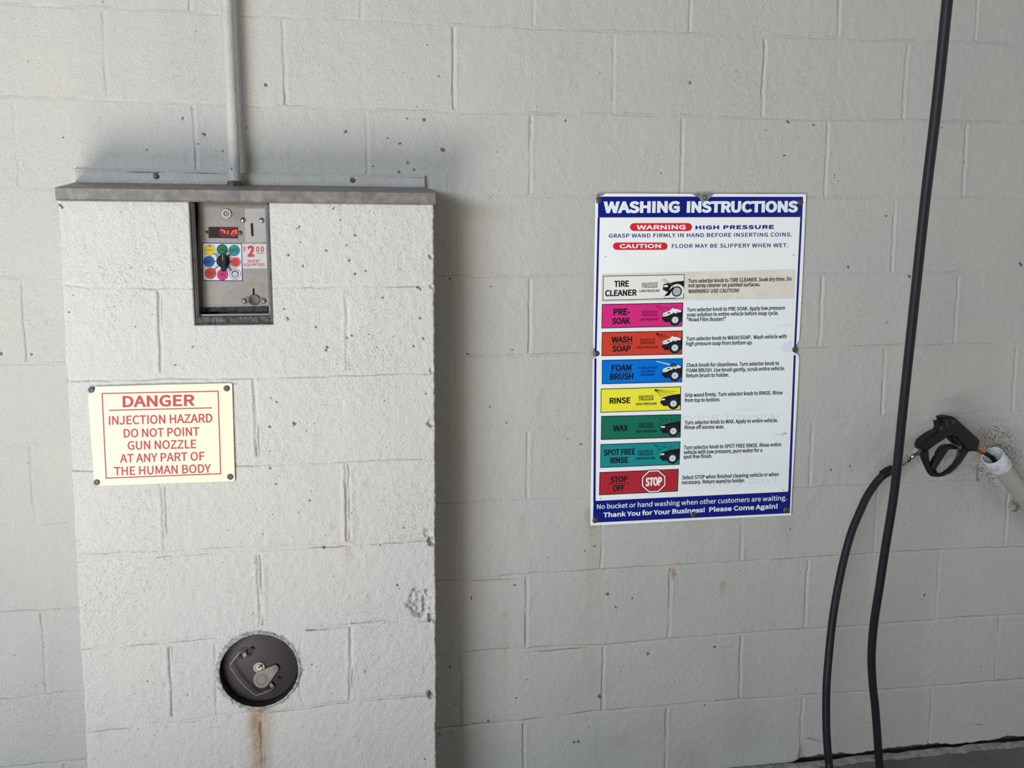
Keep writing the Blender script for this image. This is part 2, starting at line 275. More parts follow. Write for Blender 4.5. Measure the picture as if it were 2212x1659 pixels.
 's': (319, [[160, -9, 217, 0, 260, 24, 285, 58, 294, 101, 284, 145, 258, 176, 222, 197, 181, 214, 151, 225, 126, 238, 108, 255, 102, 278, 106, 298, 118, 316, 140, 327, 171, 332, 194, 329, 215, 322, 235, 312, 254, 299, 284, 338, 261, 354, 234, 367, 203, 377, 170, 380, 116, 372, 76, 349, 51, 316, 42, 275, 52, 234, 77, 205, 111, 184, 150, 168, 181, 156, 208, 141, 227, 122, 235, 98, 230, 75, 217, 57, 194, 44, 162, 40, 130, 43, 102, 52, 77, 66, 52, 84, 22, 42, 51, 22, 84, 6, 121, -5]]),
 't': (257, [[179, -9, 196, -8, 214, -5, 231, 0, 248, 5, 235, 52, 225, 48, 215, 45, 204, 42, 193, 42, 166, 46, 148, 60, 139, 82, 136, 113, 136, 320, 237, 320, 237, 370, 136, 370, 136, 475, 84, 475, 77, 370, 18, 367, 18, 320, 74, 320, 74, 115, 79, 64, 97, 25, 129, 0]]),
 'u': (414, [[171, -9, 207, -4, 238, 9, 267, 31, 293, 58, 295, 58, 300, 0, 352, 0, 352, 370, 290, 370, 290, 108, 265, 80, 241, 60, 216, 49, 190, 45, 158, 51, 136, 68, 124, 99, 120, 143, 120, 370, 57, 370, 57, 136, 64, 73, 85, 28, 120, 0]]),
 'v': (355, [[143, 0, 216, 0, 347, 370, 285, 370, 215, 160, 206, 132, 198, 105, 189, 77, 181, 50, 177, 50, 169, 77, 161, 105, 152, 132, 143, 160, 74, 370, 9, 370]]),
 'w': (547, [[121, 0, 194, 0, 246, 198, 253, 225, 259, 252, 265, 279, 271, 306, 275, 306, 281, 279, 287, 252, 293, 226, 300, 200, 353, 0, 429, 0, 529, 370, 469, 370, 415, 156, 410, 130, 404, 104, 398, 79, 393, 53, 389, 53, 383, 79, 377, 104, 370, 130, 364, 156, 306, 370, 245, 370, 187, 156, 180, 130, 174, 104, 168, 79, 162, 53, 159, 53, 153, 79, 148, 104, 143, 130, 137, 156, 82, 370, 18, 370]]),
 'x': (340, [[10, 0, 76, 0, 126, 87, 135, 103, 144, 120, 154, 137, 163, 153, 166, 153, 177, 137, 187, 120, 197, 103, 207, 87, 261, 0, 329, 0, 207, 187, 320, 370, 255, 370, 209, 289, 201, 274, 193, 258, 185, 243, 177, 227, 173, 227, 164, 243, 155, 258, 146, 274, 137, 289, 87, 370, 20, 370, 132, 193]]),
 'y': (355, [[69, -160, 118, -150, 156, -123, 185, -82, 207, -31, 347, 370, 286, 370, 219, 165, 212, 139, 204, 113, 196, 86, 189, 60, 186, 60, 176, 87, 167, 113, 158, 140, 149, 165, 74, 370, 9, 370, 158, -1, 149, -29, 136, -60, 117, -86, 95, -102, 66, -108, 58, -108, 51, -106, 44, -104, 38, -102, 25, -152, 35, -155, 45, -158, 57, -159]]),
 'z': (324, [[24, 0, 304, 0, 304, 50, 102, 50, 298, 337, 298, 370, 45, 370, 45, 320, 219, 320, 24, 33]]),
 '0': (379, [[190, -9, 254, 7, 303, 56, 334, 137, 345, 252, 334, 365, 303, 445, 254, 493, 190, 509, 125, 493, 76, 445, 45, 365, 34, 252, 45, 137, 76, 56, 125, 7], [190, 42, 151, 54, 121, 92, 101, 157, 94, 252, 101, 346, 121, 410, 151, 448, 190, 460, 228, 448, 259, 410, 278, 346, 285, 252, 278, 157, 259, 92, 228, 54]]),
 '2': (379, [[30, 0, 344, 0, 344, 54, 206, 54, 186, 53, 165, 52, 144, 51, 124, 49, 204, 131, 266, 210, 306, 287, 321, 362, 310, 423, 281, 469, 235, 498, 175, 509, 130, 504, 92, 489, 58, 466, 27, 436, 63, 400, 86, 424, 110, 442, 138, 454, 167, 458, 208, 451, 236, 430, 254, 399, 259, 359, 245, 292, 203, 217, 132, 133, 30, 37]]),
 '5': (379, [[179, -9, 240, 3, 292, 36, 329, 90, 342, 162, 330, 234, 298, 284, 250, 313, 192, 322, 170, 321, 151, 317, 134, 310, 117, 302, 130, 447, 318, 447, 318, 500, 75, 500, 59, 267, 92, 246, 112, 258, 132, 267, 152, 273, 175, 275, 218, 267, 251, 245, 272, 209, 279, 161, 271, 112, 248, 75, 214, 51, 173, 43, 133, 48, 100, 60, 73, 78, 50, 98, 18, 57, 47, 33, 82, 12, 125, -3]]),
 '8': (379, [[191, -9, 255, 1, 304, 28, 336, 69, 347, 120, 340, 166, 322, 202, 295, 230, 263, 252, 263, 255, 286, 276, 307, 304, 323, 338, 329, 376, 320, 429, 293, 471, 250, 498, 192, 508, 138, 498, 95, 472, 66, 432, 55, 381, 61, 344, 75, 313, 97, 287, 123, 265, 123, 263, 89, 240, 60, 209, 39, 171, 31, 124, 43, 71, 76, 29, 127, 1], [225, 271, 182, 290, 146, 313, 121, 342, 112, 381, 118, 414, 134, 439, 160, 455, 192, 461, 227, 454, 254, 435, 271, 407, 276, 372, 273, 345, 263, 319, 247, 295], [192, 38, 150, 44, 117, 64, 95, 93, 87, 130, 92, 164, 106, 194, 128, 221, 156, 243, 206, 221, 248, 197, 277, 165, 288, 122, 281, 88, 262, 61, 231, 44]]),
 '$': (379, [[170, -84, 215, -84, 215, -7, 264, 8, 301, 36, 325, 76, 333, 126, 300, 217, 226, 267, 153, 308, 119, 370, 125, 400, 140, 423, 165, 438, 196, 443, 225, 441, 248, 432, 269, 419, 289, 400, 323, 437, 301, 458, 276, 475, 248, 487, 215, 494, 215, 570, 170, 570, 170, 493, 125, 479, 90, 452, 67, 414, 59, 366, 93, 283, 166, 235, 239, 191, 272, 121, 267, 89, 250, 64, 224, 49, 186, 43, 153, 47, 122, 58, 94, 74, 69, 93, 40, 50, 67, 29, 98, 12, 133, -1, 170, -8]]),
 '.': (190, [[95, -9, 112, -5, 127, 4, 136, 19, 140, 38, 136, 58, 127, 73, 112, 83, 95, 86, 77, 83, 63, 73, 53, 58, 50, 38, 53, 19, 63, 4, 77, -5]]),
 ',': (190, [[51, -130, 93, -106, 124, -73, 144, -33, 151, 13, 147, 44, 137, 67, 120, 81, 98, 86, 80, 83, 65, 74, 55, 61, 51, 42, 55, 24, 65, 10, 79, 2, 97, -1, 104, -1, 99, -30, 86, -55, 65, -76, 36, -93]]),
 '!': (220, [[89, 151, 132, 151, 140, 440, 141, 511, 78, 511, 80, 440], [110, -9, 128, -5, 142, 4, 151, 19, 155, 38, 151, 58, 142, 73, 128, 83, 110, 86, 92, 83, 78, 73, 68, 58, 65, 38, 68, 19, 78, 4, 92, -5]]),
 '-': (237, [[31, 167, 206, 167, 206, 215, 31, 215]]),
 '/': (267, [[8, -122, 53, -122, 257, 542, 212, 542]]),
 '"': (323, [[75, 329, 114, 329, 126, 456, 127, 526, 61, 526, 63, 456], [209, 329, 247, 329, 260, 456, 261, 526, 195, 526, 196, 456]]),
 "'": (190, [[75, 329, 114, 329, 126, 456, 127, 526, 61, 526, 63, 456]]),
 ' ': (153, []),
}
def _inside(p, L):
    c = False
    for (x0, y0), (x1, y1) in zip(L, L[1:] + L[:1]):
        if (y0 > p[1]) != (y1 > p[1]) and p[0] < (x1 - x0) * (p[1] - y0) / (y1 - y0) + x0: c = not c
    return c
def _area(l): return sum(p[0] * q[1] - q[0] * p[1] for p, q in zip(l, l[1:] + l[:1])) / 2
OUTL = {}
for _c, (_adv, _raw) in GLYPHS.items():
    _Ls = [[(r[i] / 500.0, r[i + 1] / 500.0) for i in range(0, len(r), 2)] for r in _raw]
    _Ls = [l if _area(l) > 0 else l[::-1] for l in _Ls]
    _par = {}
    for i, l in enumerate(_Ls):
        for j, k in enumerate(_Ls):
            if i != j and abs(_area(k)) > abs(_area(l)) and all(_inside((p[0] + 1e-4, p[1] + 7e-5), k) for p in l): _par[i] = j
    OUTL[_c] = (_adv / 500.0, [[l] + [_Ls[k][::-1] for k in _par if _par[k] == i] for i, l in enumerate(_Ls) if i not in _par])
def _grow(l, d, sx):
    """scale a closed outline in x; return it with the same outline pushed outwards (to the right of travel) by d"""
    Q = [np.array((p[0] * sx, p[1])) for p in l]; out = []; n = len(Q)
    for i in range(n):
        a = Q[i] - Q[i - 1]; b = Q[(i + 1) % n] - Q[i]; a = a / (np.linalg.norm(a) + 1e-9); b = b / (np.linalg.norm(b) + 1e-9)
        na = np.array((a[1], -a[0])); nb = np.array((b[1], -b[0])); m = na + nb; k = float(m @ m)
        m = na if k < 1e-6 else m * min(2.0 / k, 1.5)
        out.append(Q[i] + m * d)
    return Q, out
_glyphs = {}
def width_of(body, spc): return sum(OUTL[c][0] for c in body) + (spc - 1) * 0.25 * (len(body) - 1)
def glyph(body, bold, spc, sx):
    V = []; Fs = []; x = 0.0
    for c in body:
        adv, parts = OUTL[c]
        for part in parts:
            key = (c, id(part), bold, round(sx, 3))
            if key not in _glyphs:
                pairs = [_grow(l, bold, sx) for l in part]
                gv = [(p[0], p[1], 0) for q, g in pairs for p in q]
                gf = [tuple(t) for t in mathutils.geometry.tessellate_polygon([[Vector((p[0], p[1], 0.0)) for p in q] for q, g in pairs])]
                lay = 1
                if bold > 0:
                    for q, g in pairs:
                        for i in range(len(q)):
                            j = (i + 1) % len(q); k0 = len(gv); lay = 1 + (i % 9)
                            gv += [(*q[i], lay), (*q[j], lay), (*g[j], lay), (*g[i], lay)]; gf.append((k0, k0 + 1, k0 + 2, k0 + 3))
                _glyphs[key] = (gv, gf)
            gv, gf = _glyphs[key]; k = len(V)
            V += [(p[0] + x * sx, p[1], p[2]) for p in gv]; Fs += [tuple(k + q for q in f) for f in gf]
        x += adv + (spc - 1) * 0.25
    V = np.array(V); x0, x1 = V[:, 0].min(), V[:, 0].max()
    V[:, 0] = (V[:, 0] - x0) / (x1 - x0); V[:, 1] = (V[:, 1] + bold) / (1 + 2 * bold)
    return V, Fs
def text(mb, body, p0, p1, cap, y, m, bold=0.0, upv=(0.0, -1.0), shear=0.0, spc=1.0):
    p0, p1 = np.array(p0, float), np.array(p1, float)
    V, Fs = glyph(body, bold, spc, np.linalg.norm(p1 - p0) / cap / width_of(body, spc))
    upv = np.array(upv, float)
    d = (p1 - p0); dn = d / np.linalg.norm(d)
    P = p0 + V[:, :1] * d + V[:, 1:2] * cap * (upv + shear * dn)
    A = ats(P, y); A[:, 1] -= V[:, 2] * 5e-6
    mb.add(A, Fs, m)

# ---- value noise
def vnoise(x, z, seed):
    x = np.asarray(x, float); z = np.asarray(z, float)
    xi = np.floor(x).astype(np.int64); zi = np.floor(z).astype(np.int64); fx = x - xi; fz = z - zi
    fx = fx * fx * (3 - 2 * fx); fz = fz * fz * (3 - 2 * fz)
    def h(a, b):
        n = (a * 374761393 + b * 668265263 + seed * 1442695041) & 0xFFFFFFFF
        n = ((n ^ (n >> 13)) * 1274126177) & 0xFFFFFFFF
        n = n ^ (n >> 16)
        return (n & 0xFFFFFF) / float(0xFFFFFF)
    return (h(xi, zi) * (1 - fx) + h(xi + 1, zi) * fx) * (1 - fz) + (h(xi, zi + 1) * (1 - fx) + h(xi + 1, zi + 1) * fx) * fz
def fbm(x, z, seed, o=3):
    s = 0; a = 0.5; t = 0
    for i in range(o):
        s = s + a * vnoise(x * 2 ** i, z * 2 ** i, seed + i * 17); t += a; a *= 0.5
    return s / t

# ------------------------------------------------------------------ painted concrete block
def block_material(name, paint, warm):
    m = bpy.data.materials.new(name); m.use_nodes = True
    nt = m.node_tree; N = nt.nodes; L = nt.links; b = N['Principled BSDF']
    b.inputs['Roughness'].default_value = 0.62; b.inputs['Specular IOR Level'].default_value = 0.35
    tc = N.new('ShaderNodeTexCoord'); P = tc.outputs['Object']
    def noise(scale, detail=3, rough=0.55, vec=None):
        n = N.new('ShaderNodeTexNoise'); n.inputs['Scale'].default_value = scale; n.inputs['Detail'].default_value = detail; n.inputs['Roughness'].default_value = rough
        L.new(vec or P, n.inputs['Vector']); return n.outputs['Fac']
    def mr(v, a, b_, c=0.0, d=1.0):
        n = N.new('ShaderNodeMapRange'); n.inputs['From Min'].default_value = a; n.inputs['From Max'].default_value = b_; n.inputs['To Min'].default_value = c; n.inputs['To Max'].default_value = d
        L.new(v, n.inputs['Value']); return n.outputs['Result']
    def mth(op, a, c):
        n = N.new('ShaderNodeMath'); n.operation = op
        for i, q in enumerate((a, c)):
            if isinstance(q, (int, float)): n.inputs[i].default_value = q
            else: L.new(q, n.inputs[i])
        return n.outputs[0]
    def mix(fac, a, c, mode='MIX'):
        n = N.new('ShaderNodeMix'); n.data_type = 'RGBA'; n.blend_type = mode
        if isinstance(fac, (int, float)): n.inputs[0].default_value = fac
        else: L.new(fac, n.inputs[0])
        for i, q in ((6, a), (7, c)):
            if isinstance(q, tuple): n.inputs[i].default_value = q
            else: L.new(q, n.inputs[i])
        return n.outputs[2]
    def attr(nm):
        n = N.new('ShaderNodeAttribute'); n.attribute_name = nm; return n.outputs['Fac']
    # vertically stretched wash-down streaks and soft patches in the paint
    mp = N.new('ShaderNodeMapping'); mp.inputs['Scale'].default_value = (9, 9, 1.1); L.new(P, mp.inputs['Vector'])
    streak = mr(noise(1.6, 4, 0.6, mp.outputs['Vector']), 0.35, 0.7)
    col = mix(mr(noise(3.2, 4), 0.35, 0.68), paint, warm)
    col = mix(mth('MULTIPLY', streak, 0.16), col, (paint[0] * 0.83, paint[1] * 0.85, paint[2] * 0.86, 1))
    grain = mr(noise(260, 2), 0.3, 0.7, 0.95, 1.04)
    col = mix(1.0, col, grain, 'MULTIPLY')
    # pores: small dark flecks where the paint has not bridged the block texture
    mp2 = N.new('ShaderNodeMapping'); mp2.inputs['Scale'].default_value = (1.2, 1.0, 0.75); mp2.inputs['Rotation'].default_value = (0, 0.45, 0); L.new(P, mp2.inputs['Vector'])
    dens = mr(noise(4.5, 4, 0.6), 0.36, 0.66, -0.055, 0.035)
    pit = mr(mth('ADD', noise(330, 2, 0.55, mp2.outputs['Vector']), dens), 0.655, 0.74)
    pit2 = mr(mth('ADD', noise(120, 3, 0.6, mp2.outputs['Vector']), dens), 0.72, 0.77)
    pit = mth('MAXIMUM', mth('MULTIPLY', pit, 0.75), pit2)
    col = mix(mth('MULTIPLY', pit, PITC), col, (0.19, 0.185, 0.175, 1))
    # stains (shapes stored on the mesh)
    col = mix(mth('MULTIPLY', attr('rust'), mr(noise(60, 4), 0.25, 0.6, 0.55, 1.0)), col, (0.32, 0.19, 0.085, 1))
    dn = mr(noise(320, 2), 0.25, 0.6, 0.6, 1.0)
    col = mix(mth('MULTIPLY', attr('dirt'), dn), col, (0.055, 0.053, 0.05, 1))
    sp = mth('ADD', attr('speck'), mth('MULTIPLY', mth('SUBTRACT', noise(420, 2), 0.5), 0.7))
    col = mix(mth('MULTIPLY', mr(sp, 0.34, 0.5), 0.86), col, (0.07, 0.068, 0.066, 1))
    pn = mr(noise(190, 5, 0.7), 0.5, 0.6)
    col = mix(mth('MULTIPLY', mth('MULTIPLY', attr('peel'), pn), 0.92), col, (0.035, 0.033, 0.03, 1))
    L.new(col, b.inputs['Base Color'])
    # stippled paint relief
    h = mth('ADD', mth('MULTIPLY', noise(170, 3, 0.6), 0.75), mth('MULTIPLY', noise(480, 2), 0.25))
    h = mth('SUBTRACT', h, mth('MULTIPLY', pit, 0.3))
    bp = N.new('ShaderNodeBump'); bp.inputs['Strength'].default_value = 1.0; bp.inputs['Distance'].default_value = BUMPD
    L.new(h, bp.inputs['Height']); L.new(bp.outputs['Normal'], b.inputs['Normal'])
    return m

PITC = 0.36; BUMPD = 0.0026
M_WALL = block_material('painted_block_wall', (0.475, 0.468, 0.445, 1), (0.505, 0.487, 0.45, 1))
PITC = 0.50; BUMPD = 0.0032
M_PIER = block_material('painted_block_pillar', (0.555, 0.548, 0.53, 1), (0.58, 0.562, 0.53, 1))

def grid_mesh(name, X, Y, Z, attrs, material, mask=None):
    nz, nx = X.shape
    me = bpy.data.meshes.new(name)
    me.vertices.add(nx * nz)
    me.vertices.foreach_set('co', np.stack([X, Y, Z], -1).astype(np.float32).ravel())
    idx = np.arange(nx * nz).reshape(nz, nx)
    q = np.stack([idx[:-1, :-1], idx[:-1, 1:], idx[1:, 1:], idx[1:, :-1]], -1).reshape(-1, 4)
    n = len(q)
    me.loops.add(n * 4); me.loops.foreach_set('vertex_index', q.astype(np.int32).ravel())
    me.polygons.add(n); me.polygons.foreach_set('loop_start', (np.arange(n) * 4).astype(np.int32)); me.polygons.foreach_set('loop_total', np.full(n, 4, np.int32))
    me.update(calc_edges=True)
    me.polygons.foreach_set('use_smooth', np.ones(n, bool))
    for k, A in attrs.items():
        a = me.attributes.new(k, 'FLOAT', 'POINT'); a.data.foreach_set('value', A.astype(np.float32).ravel())
    me.materials.append(material)
    o = bpy.data.objects.new(name, me); COL.objects.link(o)
    ORIGIN[o.name] = np.zeros(3)
    return o

class Relief:
    """height (outwards) and stain fields over a rectangular grid of x and z"""
    def __init__(s, xs, zs, plane):
        s.xs, s.zs, s.plane = xs, zs, plane
        s.X, s.Z = np.meshgrid(xs, zs)
        s.H = np.zeros_like(s.X); s.J = np.zeros_like(s.X); s.A = {k: np.zeros_like(s.X) for k in ('dirt', 'rust', 'peel', 'speck')}
    def win(s, x0, x1, z0, z1):
        i0, i1 = np.searchsorted(s.xs, [x0, x1]); j0, j1 = np.searchsorted(s.zs, [z0, z1])
        return slice(j0, max(j1, j0)), slice(i0, max(i1, i0))
    def groove(s, P, depth, wd=0.0055, crack=0.5, seed=1, side=1, lip=0.0):
        """concave mortar joint along the world polyline P [(x, z)..]; crack darkens one arris, as grime does"""
        run = 0.0
        for (a, b) in zip(P[:-1], P[1:]):
            a = np.array(a, float); b = np.array(b, float); L_ = np.linalg.norm(b - a)
            if L_ < 1e-6: continue
            t = (b - a) / L_; n = np.array([-t[1], t[0]]) * side
            pad = 0.03
            sl = s.win(min(a[0], b[0]) - pad, max(a[0], b[0]) + pad, min(a[1], b[1]) - pad, max(a[1], b[1]) + pad)
            X, Z = s.X[sl], s.Z[sl]
            if X.size == 0: run += L_; continue
            al = (X - a[0]) * t[0] + (Z - a[1]) * t[1]; d = (X - a[0]) * n[0] + (Z - a[1]) * n[1]
            u = al + run
            d = d + (vnoise(u * 45, u * 0, seed) - 0.5) * 0.0025 + (vnoise(u * 14, u * 0, seed + 3) - 0.5) * 0.003
            on = ((al >= 0) & (al <= L_)).astype(float)
            k = 0.25 + 0.75 * np.clip((fbm(u * 9, u * 0 + 5, seed + 7, 2) - 0.28) / 0.4, 0, 1)
            g = np.clip(1 - (d / wd) ** 2, 0, 1)
            s.J[sl] = np.maximum(s.J[sl], depth * k * g * on)
            if lip: s.H[sl] += lip * on * np.exp(-((d + wd * 1.6) / (wd * 0.7)) ** 2)
            ck = np.clip((fbm(u * 16, u * 0, seed + 11, 3) - 0.36) / 0.3, 0, 1) * crack
            e = np.exp(-((d - wd * 0.7) / 0.0014) ** 2)
            s.A['dirt'][sl] = np.maximum(s.A['dirt'][sl], on * ck * e)
            s.H[sl] -= on * e * ck * 0.0022
            run += L_
    def spot(s, px, py, r, kind='dirt', amt=0.9, sq=1.0, depth=0.0):
        p = at(px, py, s.plane); rr = r * np.linalg.norm(at(px + 1, py, s.plane) - p)
        sl = s.win(p[0] - rr * 3, p[0] + rr * 3, p[2] - rr * 3 * sq, p[2] + rr * 3 * sq)
        X, Z = s.X[sl], s.Z[sl]
        dx, dz = (X - p[0]) / rr, (Z - p[2]) / (rr * sq)
        dx = dx + dz * 0.35
        q = np.sqrt(dx ** 2 + dz ** 2) + (vnoise(X * 400, Z * 400, int(px)) - 0.5) * 0.9
        g = np.clip((1.25 - q) / 0.5, 0, 1)
        s.A[kind][sl] = np.maximum(s.A[kind][sl], g * amt)
        s.H[sl] -= g * depth
    def streak(s, x0, y0, x1, y1, hw, amt, kind='rust', tail=1.0):
        """run-off stain from pixel (x0,y0) down to (x1,y1)"""
        a, b = at(x0, y0, s.plane), at(x1, y1, s.plane); h = hw * np.linalg.norm(at(x0 + 1, y0, s.plane) - a)
        sl = s.win(min(a[0], b[0]) - 3 * h, max(a[0], b[0]) + 3 * h, b[2] - h, a[2] + h)
        X, Z = s.X[sl], s.Z[sl]
        t = np.clip((a[2] - Z) / (a[2] - b[2]), 0, 1); cx = a[0] + (b[0] - a[0]) * t
        d = (X - cx) / h + (vnoise(X * 60, Z * 9, 4) - 0.5) * 0.9
        end = np.clip((a[2] - Z) / 0.008 + 0.5, 0, 1) * np.clip((Z - b[2]) / 0.02 + 0.3, 0, 1)
        v = np.exp(-d ** 2 * 1.1) * (1 - t) ** tail * amt * end * (0.55 + 0.45 * fbm(X * 120, Z * 14, 9, 2) * 1.6)
        s.A[kind][sl] = np.maximum(s.A[kind][sl], np.clip(v, 0, 1))
    def blob(s, px, py, r, amt, kind):
        p = at(px, py, s.plane); rr = r * np.linalg.norm(at(px + 1, py, s.plane) - p)
        sl = s.win(p[0] - rr * 2.5, p[0] + rr * 2.5, p[2] - rr * 2.5, p[2] + rr * 2.5)
        X, Z = s.X[sl], s.Z[sl]
        s.A[kind][sl] = np.clip(s.A[kind][sl] + amt * np.exp(-((X - p[0]) ** 2 + (Z - p[2]) ** 2) / rr ** 2), 0, 1)

def spaced(a, b, step): return list(np.linspace(a, b, max(2, int(round((b - a) / step)) + 1)))

# courses of the bay wall, measured along each bed joint
COURSE = {
    0: [(-300, -8), (0, 8), (124, 14), (207, 15), (445, 30), (740, 41), (981, 53), (1329, 68), (1662, 79), (1943, 87), (2212, 96), (2600, 112)],
    1: [(-300, 200), (0, 209), (415, 222), (790, 238), (1322, 247), (1811, 258), (2212, 265), (2600, 272)],
    2: [(-300, 403), (0, 406), (119, 409), (1041, 423), (1260, 424), (1885, 428), (2212, 429), (2600, 430)],
    3: [(-300, 601), (0, 600), (120, 600), (1150, 597), (1280, 596), (1870, 592), (2212, 588), (2600, 584)],
    4: [(-300, 793), (0, 786), (135, 784.6), (1150, 767), (1280, 764), (1750, 753), (1925, 747), (2190, 743), (2600, 733)],
    5: [(-300, 975), (0, 962), (135, 957), (1138, 928), (1753, 906), (2212, 889), (2600, 876)],
    6: [(-300, 1153), (0, 1139), (155, 1132), (1140, 1081), (1250, 1079), (1750, 1054), (2212, 1034), (2600, 1016)],
    7: [(-300, 1344), (0, 1326), (165, 1315), (1060, 1249), (1140, 1241), (1300, 1231), (1600, 1214), (1745, 1206), (2020, 1189), (2212, 1183), (2600, 1160)],
    8: [(-300, 1540), (0, 1514), (175, 1493), (1060, 1406), (1135, 1401), (1300, 1394), (1600, 1369), (1740, 1360), (1900, 1350), (2100, 1333), (2212, 1327), (2600, 1300)],
    9: [(-300, 1690), (187, 1641), (945, 1575), (1135, 1558), (1190, 1549), (1300, 1537), (1600, 1512), (1745, 1502), (1900, 1492), (2150, 1472), (2600, 1436)],
}
# head joints: course above which they stand -> (pixel x, pixel y, visibility)
HEADS = {
    0: [(412, 10, .8), (1152, 30, .5), (1490, 30, .6), (1812, 40, .7), (2110, 40, .7), (60, 0, .2), (780, 20, .3)],
    1: [(228, 130, .5), (614, 130, .8), (980, 140, 1.), (1325, 150, .75), (1650, 165, .9), (1956, 170, .9)],
    2: [(35, 300, .2), (421, 290, .7), (793, 300, .7), (1146, 330, .8), (1473, 335, .6), (1786, 340, .55), (2084, 342, .9)],
    3: [(984, 520, .35), (1930, 505, .9)],
    4: [(53, 680, .6), (1144, 680, .9), (1773, 675, .9), (2066, 665, .9)],
    5: [(981, 860, .3), (1908, 815, .9), (2192, 812, .9)],
    6: [(72, 1055, .5), (1140, 1000, .6), (1752, 985, .7), (2034, 975, .5)],
    7: [(978, 1170, .35), (1300, 1160, .6), (1602, 1165, .8), (1892, 1135, .7), (2172, 1140, .7)],
    8: [(95, 1400, .6), (1138, 1325, 1.), (1447, 1300, 1.), (1742, 1280, .8), (2025, 1265, 1.)],
    9: [(995, 1490, .6), (1303, 1465, 1.), (1601, 1440, .9), (1886, 1420, .3), (2155, 1405, .7)],
    10: [(140, 1690, .5), (1132, 1605, 1.), (1440, 1590, .9), (1731, 1575, 1.), (2010, 1550, .6)],
}
def densify(base, bands, step):
    out = [v for v in base if not any(a - step < v < b + step for a, b in bands)]
    for a, b in bands: out += spaced(a, b, step)
    return np.unique(np.round(out, 5))
def merge(vals, pad):
    vals = sorted(vals); B = []
    for v in vals:
        if B and v - pad <= B[-1][1]: B[-1][1] = v + pad
        else: B.append([v - pad, v + pad])
    return B
COURSE_W = {k: [(p[0], p[2]) for p in ats(P, 0.0)] for k, P in COURSE.items()}
hx = [at(q[0], q[1], 0.0)[0] for Hs in HEADS.values() for q in Hs if q[2] > .25]
cz = [z for P in COURSE_W.values() for x, z in P if -1.4 < x < 1.7]
xs = densify(spaced(-2.4, -1.48, 0.02) + spaced(-1.48, 1.74, 0.004) + spaced(1.74, 2.8, 0.02), merge(hx, 0.009), 0.0013)
zs = densify(spaced(-0.06, 2.26, 0.004) + spaced(2.26, 2.8, 0.02), merge(cz, 0.007) + [[-0.01, 0.03]], 0.0013)
W_ = Relief(xs, zs, 0.0)
W_.H += (fbm(W_.X * 3, W_.Z * 3, 2, 2) - 0.5) * 0.004 + (fbm(W_.X * 70, W_.Z * 55, 5, 2) - 0.5) * 0.0016
def course_z(k, x):
    if k < 0: return course_z(0, x) + 0.2032 * (-k)
    if k > 9: return 0.0
    P = COURSE_W[k]; return float(np.interp(x, [p[0] for p in P], [p[1] for p in P]))
DEP = {0: 1.5, 1: 1.7, 2: 1.1, 3: 1.4, 4: 1.5, 5: 0.7, 6: 1.2, 7: 2.0, 8: 2.2, 9: 2.2}
CRK = {0: .3, 1: .35, 2: .22, 3: .28, 4: .35, 5: .1, 6: .22, 7: .5, 8: .55, 9: .75}
for k, P in COURSE_W.items():
    W_.groove(P, DEP[k] * 0.0013, 0.0042, CRK[k], seed=20 + k, side=1)
W_.groove([(x, z + .2032) for x, z in COURSE_W[0]], .0015, 0.005, .3, seed=31)
W_.groove([(x, z + .4064) for x, z in COURSE_W[0]], .0015, 0.005, .3, seed=32)
